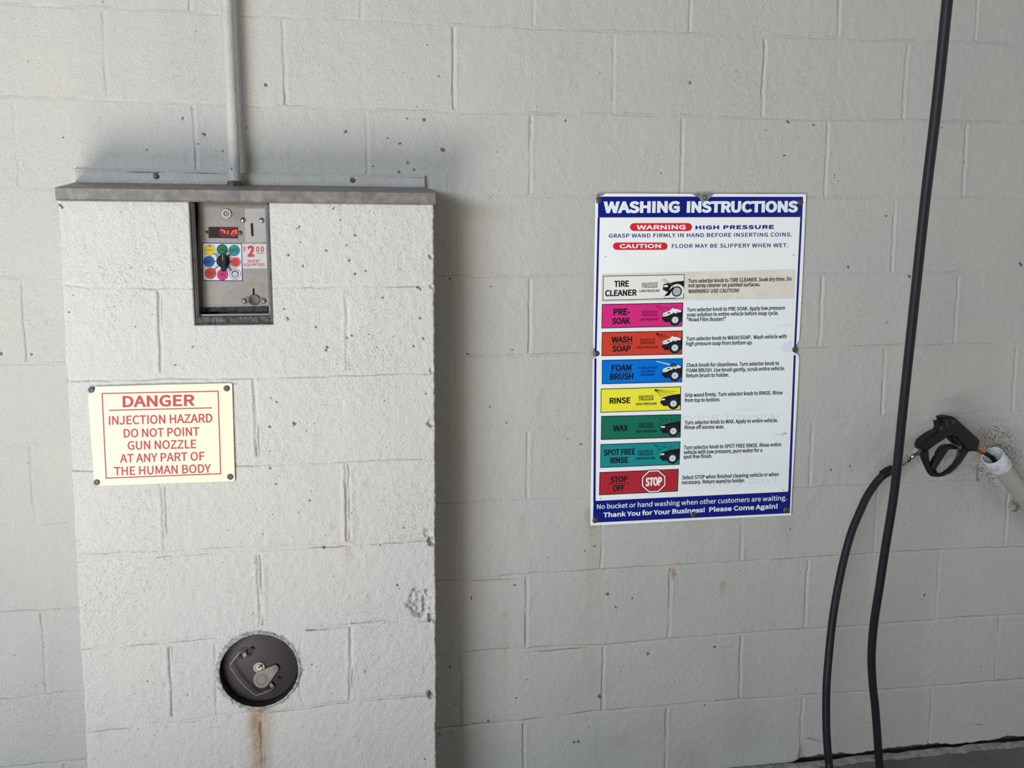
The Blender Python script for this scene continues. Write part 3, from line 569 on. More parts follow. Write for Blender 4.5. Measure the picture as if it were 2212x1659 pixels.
# second arris of the thick bed joint low on the wall
W_.groove([(p[0], p[2]) for p in ats([(1140, 1412), (1170, 1409), (1240, 1402), (1302, 1397)], 0)], .002, .003, .9, seed=77)
W_.groove([(p[0], p[2]) for p in ats([(1008, 1255), (1090, 1253), (1135, 1249)], 0)], .0015, .003, .6, seed=78)
for k, Hs in HEADS.items():
    for i, (px, py, vis) in enumerate(Hs):
        x = at(px, py, 0.0)[0]
        z1 = course_z(k - 1, x) - 0.006; z0 = course_z(k, x) + 0.005
        W_.groove([(x, z1), (x, z0)], 0.0042 * vis, 0.0052, 0.6 * vis * (1.4 if k > 7 else 1.0), seed=100 + k * 13 + i, side=-1, lip=0.0007 * vis)
for q in [(574, 183, 4), (441, 290, 5), (428, 310, 3), (317, 323, 3), (531, 277, 3), (222, 255, 2.5), (395, 256, 3), (482, 326, 3), (880, 256, 3), (922, 98, 2.5), (869, 156, 2.5), (949, 165, 3.5), (917, 258, 5), (864, 310, 3.5), (957, 324, 6),
          (882, 352, 3.5), (894, 366, 4), (862, 372, 3), (805, 358, 3.5), (747, 284, 4.5), (1222, 260, 3.5), (837, 299, 3), (1429, 375, 3), (1421, 333, 2), (1703, 263, 4), (1759, 270, 2.5),
          (1804, 377, 2.5), (1804, 385, 2), (1695, 335, 2.5), (1492, 179, 3.5), (2163, 54, 2), (1655, 280, 2.5), (971, 601, 3.5), (1061, 620, 2.5), (1010, 764, 3), (1106, 755, 2.5), (1255, 960, 3.5),
          (1264, 1190, 3.5), (1285, 1180, 2.5), (1019, 1292, 3), (1112, 1264, 3.5), (1296, 1505, 5), (972, 1441, 3.5), (984, 1521, 2.5), (1055, 1557, 3.5), (1250, 1602, 5), (1240, 1603, 3.5), (1272, 1554, 2.5), (1271, 1572, 2.5),
          (1115, 1508, 3), (949, 1586, 3.5), (972, 1585, 3), (1025, 1564, 2.5), (2, 764, 5), (68, 765, 4), (1313, 1284, 4), (1330, 1311, 4), (1366, 1292, 2.5), (1524, 1302, 2), (1342, 1452, 2), (1544, 1398, 3.5), (1996, 1285, 3),
          (1914, 467, 3), (1965, 597, 4), (2205, 571, 5), (1916, 697, 2), (1832, 577, 3), (1837, 1007, 2.5), (1795, 1015, 2.5), (1400, 1412, 4), (1060, 880, 3), (1095, 915, 3)]:
    W_.spot(q[0], q[1], q[2] * 0.75, 'speck', 0.95, depth=0.001)
rnd = random.Random(3)
for i in range(260):
    px, py = rnd.uniform(-40, 2250), rnd.uniform(-20, 1640)
    W_.spot(px, py, rnd.uniform(0.9, 1.7), 'speck', rnd.uniform(0.4, 0.8), rnd.uniform(0.8, 1.6), depth=0.0004)
# run-off stains
W_.streak(1282, 1098, 1279, 1225, 13, 0.62, tail=0.7); W_.streak(1281, 1130, 1276, 1400, 20, 0.28, tail=0.5); W_.streak(1275, 1390, 1282, 1500, 20, 0.22, tail=0.5)
W_.streak(1271, 1098, 1268, 1135, 5, 0.6, tail=0.4)
W_.spot(1454, 1237, 6, 'rust', 0.75, 1.5); W_.streak(1454, 1240, 1452, 1262, 5, 0.5, tail=0.8)
W_.spot(1562, 1260, 5, 'rust', 0.5); W_.streak(1562, 1262, 1559, 1300, 5, 0.5, tail=0.8)
W_.streak(1092, 1318, 1090, 1520, 7, 0.30, tail=0.7); W_.streak(1127, 1110, 1122, 1240, 8, 0.2); W_.streak(1165, 855, 1162, 930, 5, 0.3); W_.streak(1205, 930, 1203, 960, 6, 0.25)
W_.streak(1560, 1395, 1555, 1500, 26, 0.10); W_.streak(1667, 1460, 1666, 1480, 7, 0.35); W_.spot(1668, 1348, 7, 'rust', 0.2, 0.6)
W_.streak(1500, 1118, 1503, 1180, 16, 0.16, tail=0.5); W_.streak(1700, 1110, 1697, 1180, 16, 0.14, tail=0.5)
# worn, mouldy paint low on the wall
for (px, py, r, a) in [(1400, 1585, 45, .22), (1605, 1575, 55, .25), (1490, 1640, 45, .4), (1300, 1630, 60, .25), (1080, 1640, 60, .2), (1000, 1600, 60, .2), (1620, 1470, 45, .12), (1340, 1600, 14, .4), (1240, 1500, 60, .1)]:
    W_.blob(px, py, r, a * 0.45, 'dirt')
# peeled, scuffed paint around the gun holder
for (px, py, r, a) in [(2150, 950, 30, .8), (2168, 968, 28, .8), (2188, 990, 24, .7), (2118, 990, 20, .6), (2110, 1012, 16, .7), (2135, 1022, 20, .65), (2152, 1036, 18, .8), (2206, 1012, 18, .35), (2120, 932, 24, .45), (2160, 925, 24, .3)]:
    W_.blob(px, py, r, a, 'peel')
for (px, py, r, a) in [(2125, 950, 22, .42), (2150, 975, 20, .4), (2112, 985, 14, .3)]:
    W_.blob(px, py, r, a, 'rust'); W_.blob(px, py, r, a * 0.6, 'dirt')
W_.streak(2110.5, 1005, 2110.5, 1042, 2.2, 0.95, 'dirt', tail=0.1); W_.spot(2110.5, 1036, 2.6, 'dirt', 0.95)
# hairline cracks low at the right
W_.groove([(p[0], p[2]) for p in ats([(1738, 1596), (1752, 1597), (1765, 1603), (1778, 1602)], 0)], .001, .002, .9, seed=401)
W_.groove([(p[0], p[2]) for p in ats([(2075, 1572), (2105, 1567), (2150, 1570)], 0)], .001, .002, .8, seed=402)
# broken foot of the wall: an open gap above the floor
foot = (0.003 + 0.009 * (vnoise(W_.X * 16, W_.Z * 0, 61) - 0.3) + 0.005 * (vnoise(W_.X * 70, W_.Z * 0, 62) - 0.5)) * np.clip((W_.X - 0.72) / 0.16, 0, 1) - 0.016 * np.clip((0.84 - W_.X) / 0.12, 0, 1)
g = np.clip((foot + 0.004 - W_.Z) / 0.004, 0, 1) 
W_.H -= g * 0.03; W_.A['dirt'] = np.maximum(W_.A['dirt'], g * 0.95)
xk = at(1733, 1600, 0)[0]   # joint that opens out where it meets the floor
g = np.clip(1 - np.abs(W_.X - xk - 0.002) / (0.006 + np.clip(0.05 - W_.Z, 0, 1) * 0.28), 0, 1) * np.clip((0.075 - W_.Z) / 0.05, 0, 1)
W_.H -= g * 0.008; W_.A['dirt'] = np.maximum(W_.A['dirt'], g * 0.4)
W_.H -= W_.J
wall = grid_mesh('wall_back', W_.X, -W_.H, W_.Z, W_.A, M_WALL)
tag(wall, 'grey-white painted concrete block wall behind the pillar', kind='structure')

# ------------------------------------------------------------------ block pillar
PD = -0.189
PX0, PX1, PTOP = -1.066, -0.2575, 1.584
BOX = dict(x0=-0.7985, x1=-0.6255, z0=1.3115)
HC = (-0.6877, 0.4895); HR = 0.0935
PC = {1: [(122, 612), (190, 618), (320, 621), (430, 620), (592, 619), (720, 617), (936, 615)],
      2: [(140, 820), (150, 821), (320, 818), (340, 816), (545, 814), (580, 815), (750, 808), (936, 804)],
      3: [(150, 1016), (200, 1014), (500, 1004), (585, 1001), (700, 998), (760, 993), (937, 986)],
      4: [(160, 1208), (185, 1211), (400, 1195), (580, 1186), (700, 1180), (752, 1176), (937, 1165)],
      5: [(170, 1401), (360, 1385), (470, 1377)],
      6: [(180, 1580), (370, 1562), (465, 1549), (520, 1543), (660, 1527), (758, 1515), (862, 1506), (937, 1500)]}
PH = [([(343, 627), (350, 805)], .8), ([(749, 624), (751, 800)], .7), ([(549, 818), (556, 985)], 1.), ([(353, 1050), (359, 1190)], .9), ([(748, 1004), (751, 1170)], 1.15),
      ([(557, 1200), (563, 1352)], 1.1), ([(368, 1398), (374, 1548)], .9), ([(757, 1356), (758, 1512)], .95), ([(565, 1560), (570, 1680)], .8), ([(760, 1700), (762, 1850)], .8)]
hx = [at(q[0], q[1], PD)[0] for P, v_ in PH for q in P]
cz = [at(q[0], q[1], PD)[2] for P in PC.values() for q in P]
fx = densify(spaced(PX0, PX1, 0.003), merge(hx, 0.008) + [[PX0, PX0 + .008], [PX1 - .048, PX1], [BOX['x0'] - .0015, BOX['x0'] + .0015], [BOX['x1'] - .0015, BOX['x1'] + .0015]], 0.0013)
zs2 = densify(spaced(0.0, PTOP, 0.003), merge(cz + [at(912, yy_, PD)[2] for yy_ in (1262, 1272, 1282, 1292, 1302, 1312, 1322, 1332)], 0.006) + [[BOX['z0'] - .0015, BOX['z0'] + .0015]], 0.0013)
P_ = Relief(fx, zs2, PD)
P_.H += (fbm(P_.X * 6, P_.Z * 6, 12, 2) - 0.5) * 0.003 + (fbm(P_.X * 90, P_.Z * 70, 15, 2) - 0.5) * 0.0022
for k, P in PC.items():
    P_.groove([(p[0], p[2]) for p in ats(P, PD)], 0.0021, 0.005, {1: .55, 2: .45, 3: .5, 4: .7, 5: .55, 6: .6}[k], seed=200 + k, side=-1)
for j, (P, dpt, c) in enumerate([([(160, 1196), (400, 1186), (580, 1176), (752, 1164), (930, 1156)], .0012, .35),
                       ([(660, 1361), (700, 1357), (757, 1352)], .0025, 1.), ([(757, 1345), (850, 1336), (890, 1329), (898, 1322)], .002, .8), ([(470, 1377), (560, 1363), (757, 1346)], .001, .3),
                       ([(895, 1341), (925, 1340), (938, 1341)], .003, .9), ([(465, 1390), (468, 1545)], .002, .6), ([(650, 1380), (648, 1500), (655, 1525)], .0015, .35)]):
    P_.groove([(p[0], p[2]) for p in ats(P, PD)], dpt, 0.004, c, seed=230 + j, side=-1)
for j, (P, vis) in enumerate(PH):
    P_.groove([(p[0], p[2]) for p in ats(P, PD)], 0.0052 * vis, 0.0054, 0.8 * vis, seed=260 + j, side=1, lip=0.0012 * vis)
# trowelled mortar smear beside two joints
for (a, b, c, d) in [((757, 1015), (757, 1165), 8, .0016), ((568, 1225), (572, 1350), 8, .0014)]:
    p, q = at(*a, PD), at(*b, PD)
    P_.H += d * np.exp(-((P_.X - p[0] - .002) / 0.006) ** 2) * ((P_.Z < p[2]) & (P_.Z > q[2]))
for q in [(131, 443, 6), (135, 448, 5), (152, 674, 5), (246, 662, 2.5), (293, 706, 3), (416, 749, 3.5), (722, 447, 3), (721, 452, 2.5), (646, 490, 3.5), (641, 494, 2.5), (649, 524, 3.5), (704, 541, 4), (749, 529, 3.5), (768, 508, 3.5),
          (624, 551, 4), (655, 575, 4), (755, 563, 3.5), (768, 592, 4.5), (790, 586, 3.5), (736, 475, 3), (903, 621, 5), (909, 624, 4), (827, 643, 4), (614, 667, 4), (622, 688, 5), (909, 687, 3.5), (707, 750, 5), (705, 757, 4), (683, 706, 3.5),
          (760, 725, 3.5), (750, 730, 3.5), (796, 722, 3.5), (850, 727, 3), (814, 750, 3), (894, 748, 3.5), (917, 732, 4), (635, 915, 6), (923, 850, 3.5), (831, 866, 3.5), (583, 922, 4.5), (664, 932, 3), (679, 913, 2), (583, 1011, 4.5),
          (669, 1081, 3.5), (595, 1046, 3.5), (872, 1140, 3), (700, 1183, 5), (858, 1264, 4.5), (822, 1178, 3.5), (674, 1436, 3.5), (318, 1472, 3), (921, 1639, 3.5), (405, 1501, 2.5), (379, 789, 4), (583, 975, 3), (585, 860, 3.5), (597, 868, 3), (788, 1451, 3)]:
    P_.spot(q[0], q[1], q[2] * 0.68, 'speck', 0.9, 1.0, depth=0.001)
rnd = random.Random(11)
for i in range(260):
    px, py = rnd.uniform(125, 940), rnd.uniform(440, 1700)
    P_.spot(px, py, rnd.uniform(0.9, 1.7), 'speck', rnd.uniform(0.4, 0.8), rnd.uniform(0.8, 1.6), depth=0.0005)
P_.spot(927, 917, 5, 'rust', 0.85, 0.9); P_.spot(933, 921, 4, 'rust', 0.85)
P_.streak(560, 1520, 561, 1700, 21, 0.9, tail=0.22); P_.streak(561, 1520, 568, 1850, 12, 0.8, tail=0.3); P_.streak(548, 1530, 548, 1600, 6, 0.5)
P_.streak(752, 1178, 755, 1222, 8, 0.36, tail=0.6); P_.streak(752, 1140, 752, 1180, 6, 0.2); P_.spot(716, 1136, 9, 'rust', 0.16, 1.0); P_.spot(790, 1046, 7, 'rust', 0.2, 1.4)
# broken corner with exposed aggregate
cc = at(912, 1300, PD)
rx, rz = (P_.X - cc[0]) / 0.030, (P_.Z - cc[2]) / 0.034
q = np.sqrt((rx - 0.25 * rz) ** 2 + rz ** 2) + (fbm(P_.X * 60, P_.Z * 60, 71, 2) - 0.5) * 0.9
g = np.clip((1.2 - q) / 0.35, 0, 1)
P_.H -= g * (0.006 + 0.022 * (fbm(P_.X * 120, P_.Z * 120, 73, 3) - 0.35)); P_.A['dirt'] = np.maximum(P_.A['dirt'], g * 0.30 * np.clip((fbm(P_.X * 120, P_.Z * 120, 73, 3) - 0.5) * 6, 0, 1))
for (px, py, r, dpt) in [(930, 1152, 10, .006), (938, 1172, 9, .014), (936, 1500, 8, .012), (936, 1505, 6, .01), (934, 555, 5, .008), (935, 915, 7, .006), (936, 800, 5, .006), (128, 812, 6, .006), (187, 1585, 6, .008), (160, 1208, 5, .008), (936, 620, 5, .005), (938, 1335, 9, .012)]:
    P_.spot(px, py, r, 'peel', 0.0, 1.0, depth=dpt)
P_.H -= P_.J
# recesses for the coin box and for the round vault door
inb = (P_.X > BOX['x0']) & (P_.X < BOX['x1']) & (P_.Z > BOX['z0'])
rr = np.sqrt((P_.X - HC[0]) ** 2 + (P_.Z - HC[1]) ** 2)
rim = np.exp(-((rr + (vnoise(P_.X * 130, P_.Z * 130, 81) - 0.5) * 0.006 - HR - 0.005) / 0.004) ** 2)
P_.H += rim * 0.0016 * (vnoise(P_.X * 160, P_.Z * 160, 83) - 0.3); P_.A['dirt'] = np.maximum(P_.A['dirt'], rim * 0.8 * (vnoise(P_.X * 210, P_.Z * 210, 84) > 0.62))
P_.H = np.where(inb, -0.088, P_.H); P_.H = np.where(rr < HR, -0.07, P_.H)
for k in P_.A: P_.A[k] = np.where(inb | (rr < HR - .002), 0, P_.A[k])
# rounded, chipped arrises
eL, eR = P_.X - PX0, PX1 - P_.X
for e, sd in ((eL, 91), (eR, 95)):
    r_ = 0.0045 + 0.004 * np.clip(fbm(P_.Z * 26, P_.Z * 0, sd, 3) - 0.35, 0, 1)
    t = np.clip(1 - e / r_, 0, 1); P_.H -= r_ * (1 - np.sqrt(np.clip(1 - t ** 2, 0, 1)))
# the pillar leans out a little to the left towards its foot
zz = P_.Z
shL = np.interp(zz, [0, 0.28, 1.58], [-0.0255, -0.0200, -0.0005]); shR = np.interp(zz, [0, 0.2, 0.5, 1.58], [-0.013, -0.0135, -0.010, -0.0015])
jag = lambda seed: (fbm(zz * 130, zz * 0, seed, 4) - 0.5) * 0.0036 + (fbm(zz * 17, zz * 0, seed + 4, 2) - 0.5) * 0.003
Xf = P_.X + np.clip(1 - eL / 0.05, 0, 1) * shL + np.clip(1 - eR / 0.05, 0, 1) * shR + np.clip(1 - eL / 0.01, 0, 1) * jag(301) + np.clip(1 - eR / 0.01, 0, 1) * jag(305)
Yf = PD - P_.H
ys = np.array(spaced(0.004, PD + 0.006, 0.006)[::1])
nz = len(zs2)
side_n = (fbm(np.tile(ys, (nz, 1)) * 80, np.tile(zs2[:, None], (1, len(ys))) * 80, 33, 2) - 0.5) * 0.002
XL = Xf[:, :1] + side_n; YL = np.tile(ys, (nz, 1)); XR = Xf[:, -1:] - side_n; YR = np.tile(ys[::-1], (nz, 1))
Xa = np.concatenate([XL, Xf, XR], 1); Ya = np.concatenate([YL, Yf, YR], 1); Za = np.tile(zs2[:, None], (1, Xa.shape[1]))
At = {k: np.concatenate([np.zeros_like(XL), A, np.zeros_like(XR)], 1) for k, A in P_.A.items()}
pier = grid_mesh('wall_pillar', Xa, Ya, Za, At, M_PIER)
tag(pier, 'square block pillar painted off-white, holding the coin box and round vault door', kind='structure')

# ------------------------------------------------------------------ floor, mortar fillet, ceiling
M_FLOOR = mat('wet_concrete_floor', (0.13, 0.13, 0.12, 1), 0.55, 0, 0.25, 9, 0.002, 90, (0.07, 0.07, 0.065, 1), 0.6, 5)
M_FILLET = mat('mortar_fillet', (0.30, 0.30, 0.275, 1), 0.8, 0, 0.3, 45, 0.003, 130, (0.12, 0.12, 0.11, 1), 0.7, 30)
mb = MB(); mb.box((-6.5, -6.5, -0.12), (3.5, -0.03, -0.004), M_FLOOR); mb.box((-6.5, -0.03, -0.12), (3.5, 0.2, -0.055), M_FLOOR)
tag(mb.build('floor'), 'dark damp concrete wash bay floor', kind='structure')
fxs = np.array(spaced(-0.2, 2.8, 0.006)); prof = [(-0.007, -0.05), (-0.008, 0.002), (-0.015, 0.0025), (-0.026, -0.001), (-0.034, -0.0035), (-0.036, -0.02)]
V = []; Fs = []
for i, x in enumerate(fxs):
    n1 = vnoise(np.array([x * 25]), np.array([0.0]), 51)[0] - 0.5; n2 = vnoise(np.array([x * 80]), np.array([0.0]), 52)[0] - 0.5
    for j, (y, z) in enumerate(prof):
        V.append((x, y - 0.009 * n1 * (j < 3) - 0.012 * n2 * 0.4 - 0.01 * n1 * (j >= 3), z + 0.003 * n2))
    if i:
        for j in range(len(prof) - 1):
            a = (i - 1) * len(prof) + j; b = i * len(prof) + j; Fs.append((a, b, b + 1, a + 1))
mb = MB(); mb.add(V, Fs, M_FILLET, True); tag(mb.build('trim_1'), 'crumbling mortar fillet where the wall meets the floor', kind='structure')
M_CEIL = mat('ceiling_paint', (0.35, 0.34, 0.32, 1), 0.8)
mb = MB(); mb.box((-2.6, -3.3, 2.82), (2.8, 0.1, 2.95), M_CEIL); tag(mb.build('ceiling'), 'painted bay ceiling', kind='structure')


# ------------------------------------------------------------------ materials of the fittings
STEEL = mat('brushed_steel', (0.27, 0.245, 0.225, 1), 0.42, 0.35, 0.10, 25, 0.00012, 160, (0.18, 0.145, 0.115, 1), 0.65, 14)
STEEL_BRIGHT = mat('bright_steel', (0.50, 0.485, 0.47, 1), 0.35, 0.4, 0.05, 30)
STEEL_SHINE = mat('steel_plate_painted_shine', (0.42, 0.40, 0.385, 1), 0.36, 0.4, 0.06, 30, 0, 0, (0.36, 0.335, 0.31, 1), 0.5, 14)  # lighter than the face plate steel: shine painted into the colour
STEEL_DARK = mat('grimy_steel_frame', (0.055, 0.055, 0.057, 1), 0.5, 0.3, 0.25, 60, 0.0008, 150, (0.14, 0.135, 0.13, 1), 0.5, 40)
STEEL_SIDE = mat('worn_steel_lip', (0.20, 0.19, 0.185, 1), 0.4, 0.5, 0.2, 60, 0, 0, (0.09, 0.085, 0.08, 1), 0.6, 30)
GRIME = mat('caked_grime', (0.10, 0.098, 0.095, 1), 0.9, 0, 0.5, 160, 0.004, 240, (0.02, 0.02, 0.02, 1), 0.9, 90)
CHROME = mat('chrome', (0.72, 0.71, 0.70, 1), 0.16, 1.0, 0.05, 30)
BRASS = mat('tarnished_brass', (0.30, 0.17, 0.06, 1), 0.4, 0.8, 0.25, 90, 0, 0, (0.16, 0.07, 0.03, 1), 0.7, 60)
BLACK = mat('black_plastic', (0.0075, 0.0082, 0.0092, 1), 0.5, 0, 0.2, 40, 0.00007, 300, spec=0.25)
RUBBER = mat('black_rubber_hose', (0.0105, 0.0115, 0.0165, 1), 0.55, 0, 0.15, 40, 0.00008, 400, spec=0.3)
BOLT = mat('dull_bolt', (0.105, 0.102, 0.10, 1), 0.5, 0.5, 0.25, 120, 0, 0, (0.09, 0.06, 0.035, 1), 0.5, 120)
HOLE = mat('dark_opening', (0.006, 0.006, 0.006, 1), 0.9)
PAINT = mat('grey_wall_paint_on_metal', (0.47, 0.462, 0.44, 1), 0.55, 0, 0.07, 30, 0.0018, 190, (0.40, 0.395, 0.375, 1), 0.6, 40)
CAPM = mat('weathered_metal_cap', (0.155, 0.143, 0.135, 1), 0.5, 0.15, 0.18, 18, 0.0006, 90, (0.30, 0.285, 0.27, 1), 0.55, 38)

def bolt(parent, px, py, y, r, m=BOLT, name='bolt', seg=20, h=0.004, socket=True):
    """round headed fixing standing out of the plane y"""
    p = at(px, py, y); rr = r * np.linalg.norm(at(px + 1, py, y) - p)
    mb = MB()
    prof = [(rr, 0), (rr, h * 0.45), (rr * 0.8, h * 0.9), (rr * 0.5, h)]
    prof += [(rr * 0.42, h * 0.6), (0, h * 0.6)] if socket else [(0, h * 1.05)]
    mb.lathe(p + np.array([0, 0.001, 0]), (0, -1, 0), prof, m, seg)
    return mb.build(name, parent)

# ------------------------------------------------------------------ metal cap on the pillar
cx0, cx1 = -1.0655, -0.2565; yf = -0.203; z0, z1 = 1.5832, 1.6098; bz = 1.6385; bx0, bx1 = -1.0815, -0.2665; yb = -0.0045
cap = thing('metal_cap', (-0.66, -0.1, 1.5832), 'weathered brown sheet metal cap with sloping top over the pillar', 'cap')
mb = MB()
n = 40; V = []; Fs = []
for i in range(n + 1):
    t = i / n; x = cx0 + (cx1 - cx0) * t; xb = bx0 + (bx1 - bx0) * t
    wv = 0.0012 * (vnoise(np.array([t * 9]), np.array([0.]), 5)[0] - .5)
    V += [(x, yf + 0.012, z0 - 0.0003), (x, yf - 0.0008 + wv, z0 + wv), (x, yf, z0 + 0.003 + wv), (x, yf + wv, z1 - 0.0015), (x, yf + 0.0015, z1 + wv), (xb, yb, bz)]
for i in range(n):
    for j in range(5):
        a = i * 6 + j; b = a + 6; Fs.append((a, b, b + 1, a + 1))
Fs += [(0, 1, 2, 3, 4, 5), tuple(n * 6 + k for k in (5, 4, 3, 2, 1, 0))]
mb.add(V, Fs, CAPM); mb.build('cap_sheet', cap)
mb = MB(); V = []; Fs = []
for i in range(n + 1):
    t = i / n; x = bx0 + 0.001 + (bx1 - bx0 - 0.002) * t
    top = 1.6640 - 0.003 * t + 0.0035 * (vnoise(np.array([t * 11]), np.array([0.]), 9)[0] - .5)
    V += [(x, yb - 0.003, bz - 0.002), (x, yb - 0.0065, bz + 0.004), (x, yb - 0.0065, top - 0.004), (x, yb - 0.004, top), (x, 0.002, top + 0.001), (x, 0.002, bz - .002)]
for i in range(n):
    for j in range(5):
        a = i * 6 + j; b = a + 6; Fs.append((a, b, b + 1, a + 1))
Fs += [(0, 1, 2, 3, 4, 5), tuple(n * 6 + k for k in (5, 4, 3, 2, 1, 0))]
mb.add(V, Fs, PAINT, True); tag(mb.build('wall_flange', cap), 'wall-side flange painted the grey of the wall')
mb = MB()
mb.tube([(x, -0.004, 1.6665 - 0.003 * (x - bx0) / .815 + 0.004 * (vnoise(np.array([x * 14]), np.array([0.]), 19)[0] - .5)) for x in np.linspace(bx0, bx1, 60)], 0.0042, PAINT, 8)
tag(mb.build('sealant_bead', cap), 'painted-over sealant along the flange')
for (px, py) in ((337, 381), (761, 389.5)):
    p = at(px, py, -0.011); mb = MB()
    mb.lathe(p + np.array([0, .003, 0]), (0, -1, 0), [(0.0102, 0), (0.0102, 0.002), (0.0062, 0.0025), (0.0062, 0.0062), (0.0048, 0.0072), (0, 0.0072)], BOLT, 6 if px > 500 else 12)
    mb.build('bolt', cap)

# ------------------------------------------------------------------ conduit
pb = at(507.5, 395, -0.042); pt = at(489.5, 0, -0.042); px_ = (pb[0] + pt[0]) / 2
zc = 1.6098 + (bz - 1.6098) * ((-0.042 - yf) / (yb - yf))
cond = thing('conduit_pipe', (px_, -0.042, zc), 'vertical grey-painted conduit pipe rising from the metal cap', 'pipe')
mb = MB(); mb.tube([(px_ + 0.0008 * math.sin(z * 5), -0.042, z) for z in np.linspace(zc + 0.004, 2.82, 24)], 0.0137, PAINT, 24); mb.build('tube', cond)
mb = MB(); mb.lathe((px_, -0.042, zc - 0.003), (0, 0, 1), [(0.019, 0), (0.0195, 0.0045), (0.0168, 0.006), (0.0165, 0.011), (0.0145, 0.013), (0.013, 0.013)], STEEL_DARK, 8); mb.build('locknut', cond)
mb = MB(); p = at(501, 364, -0.0557); mb.lathe(p + np.array([0, .0015, 0]), (0, -1, 0), [(0.003, 0), (0.003, 0.0012), (0, 0.0012)], BOLT, 8); tag(mb.build('screw', cond), 'dark screw head')

# ------------------------------------------------------------------ coin box
YF = -0.144     # face plate
YO = PD + 0.009 # outer frame
BY = PD + 0.086
box = thing('coin_box', (-0.712, -0.16, 1.3115), 'recessed steel coin box with red display, selector dial and price sticker', 'coin box')
def A(px, py, y): return at(px, py, y)
bx_l, bx_r, bz_b, bz_t = BOX['x0'] + .0008, BOX['x1'] - .0008, BOX['z0'] + .0008, 1.5828
mb = MB()
il = at(421, 560, YO)[0]; ir = at(580.5, 560, YO)[0]; ib = at(500, 684, YO)[2]
mb.box((bx_l, YO, bz_b), (il, BY, bz_t), STEEL_DARK)
mb.box((ir, YO + .002, bz_b), (bx_r, BY, bz_t), STEEL_DARK)
mb.box((il, YO + .002, bz_b), (ir, BY, ib), GRIME)
mb.box((bx_l, BY - .004, bz_b), (bx_r, BY, bz_t), STEEL_DARK)
mb.build('housing', box)
mb = MB()   # folded lips inside the frame
xl0 = at(423.5, 560, YO + .006)[0]; mb.box((il - .0005, YO + .003, ib), (xl0 + .0008, YO + .02, bz_t), STEEL_SIDE)
xr0 = at(576.5, 560, YO + .012)[0]; mb.box((xr0, YO + .010, ib), (ir + .0005, YO + .03, bz_t), STEEL_SIDE)
za, zb = at(500, 682, YO + .012)[2], at(500, 678.5, YO + .012)[2]; mb.box((il, YO + .012, za), (ir, YO + .022, zb), STEEL_BRIGHT)
mb.build('frame_lip', box)
mb = MB()
mb.hexa([A(430, 673.5, YF + .002), A(578, 673, YF + .002), A(578, 659, YF + .004), A(430, 660, YF + .004)], [A(430, 673.5, YF + .02), A(578, 673, YF + .02), A(578, 659, YF + .02), A(430, 660, YF + .02)], GRIME)
tag(mb.build('ledge', box), 'grimy ledge below the face plate')
mb = MB(); mb.slab([(427.5, 664), (427, 430), (578, 430), (580.5, 661)], YF, 0.004, STEEL); face = mb.build('face_plate', box)
mb = MB(); mb.slab([(528.5, 451), (575, 450), (576, 523), (529.5, 524)], YF - .0005, 0.0012, STEEL_SHINE, 0.0003); mb.build('coin_slot_plate', box)  # raised plate whose lighter colour stands in for the soft shine
def rivet(px, py, r, y=YF, m=CHROME, nm='rivet'):
    p = at(px, py, y); rr = r / 905 * 1.0; mb = MB()
    mb.lathe(p + np.array([0, .0006, 0]), (0, -1, 0), [(rr, 0), (rr, .0008), (rr * .85, .0024), (rr * .45, .0036), (0, .004)], m, 18); return mb.build(nm, box)
rivet(525, 476, 5.6, YF - .001); rivet(565, 476.5, 5.6, YF - .001)
# lock
p = at(489.5, 461.5, YF); mb = MB()
mb.lathe(p, (0, -1, 0), [(.0112, 0), (.0112, .002), (.0098, .004), (.0066, .004), (.0062, .003), (.0062, .0028)], STEEL_BRIGHT, 28)
mb.lathe(p, (0, -1, 0), [(.0062, .0030), (.0048, .0030), (.0048, .0018), (.0033, .0018), (.0033, .0034), (0, .0034)], BRASS if False else STEEL_BRIGHT, 28)
mb.lathe(p, (0, -1, 0), [(.0061, .00305), (.0049, .00305)], HOLE, 28)
lk = mb.build('lock', box)
mb = MB(); mb.lathe(p, (0, -1, 0), [(.0020, .0036), (0, .0036)], HOLE, 6); mb.build('keyway', lk)
# display
DISP = mat('display_window', (0.030, 0.012, 0.014, 1), 0.25, 0, 0.3, 30)
mb = MB(); mb.slab([(450.5, 514), (450, 489), (513.5, 490), (514, 515)], YF - .0012, .0045, DISP, .0004)
mb.line((450, 488.7), (513.5, 489.4), 1.2, YF - .0016, STEEL_BRIGHT)
dsp = tag(mb.build('digital_display', box), 'dark red window of the timer display')
LED = mat('lit_red_segments', (0.5, 0.02, 0.01, 1), 0.5, 0, 0, 10, emit=(1.0, 0.09, 0.03, 1), emit_s=1.3)
LEDH = mat('red_display_glow', (0.06, 0.010, 0.012, 1), 0.3, 0, 0.4, 60, emit=(0.8, 0.02, 0.03, 1), emit_s=0.045)
mb = MB()
mb.flat([(475, 513), (474.5, 491), (513, 491.3), (513.3, 513)], YF - .00135, LEDH)
for a, b, wd in [((475.5, 497.5), (482.5, 496.8), 2.2), ((482.8, 496.8), (484.2, 503), 2.4), ((486, 498), (486.8, 505), 1.6), ((492.2, 498), (492.8, 506), 2.6), ((499.5, 505.5), (502.5, 500.5), 2.0), ((502, 499.5), (511.5, 497.5), 2.4), ((504, 503.6), (508.5, 503.2), 1.6), ((510.4, 498.5), (511, 506), 2.6), ((498, 507), (507, 508), .9)]:
    mb.line(a, b, wd, YF - .0017, LED)
mb.build('digits', dsp)
rivet(446.5, 501.5, 3.2, YF, STEEL_DARK, 'screw'); rivet(518.3, 503, 4.4, YF - .0008, BOLT, 'screw')
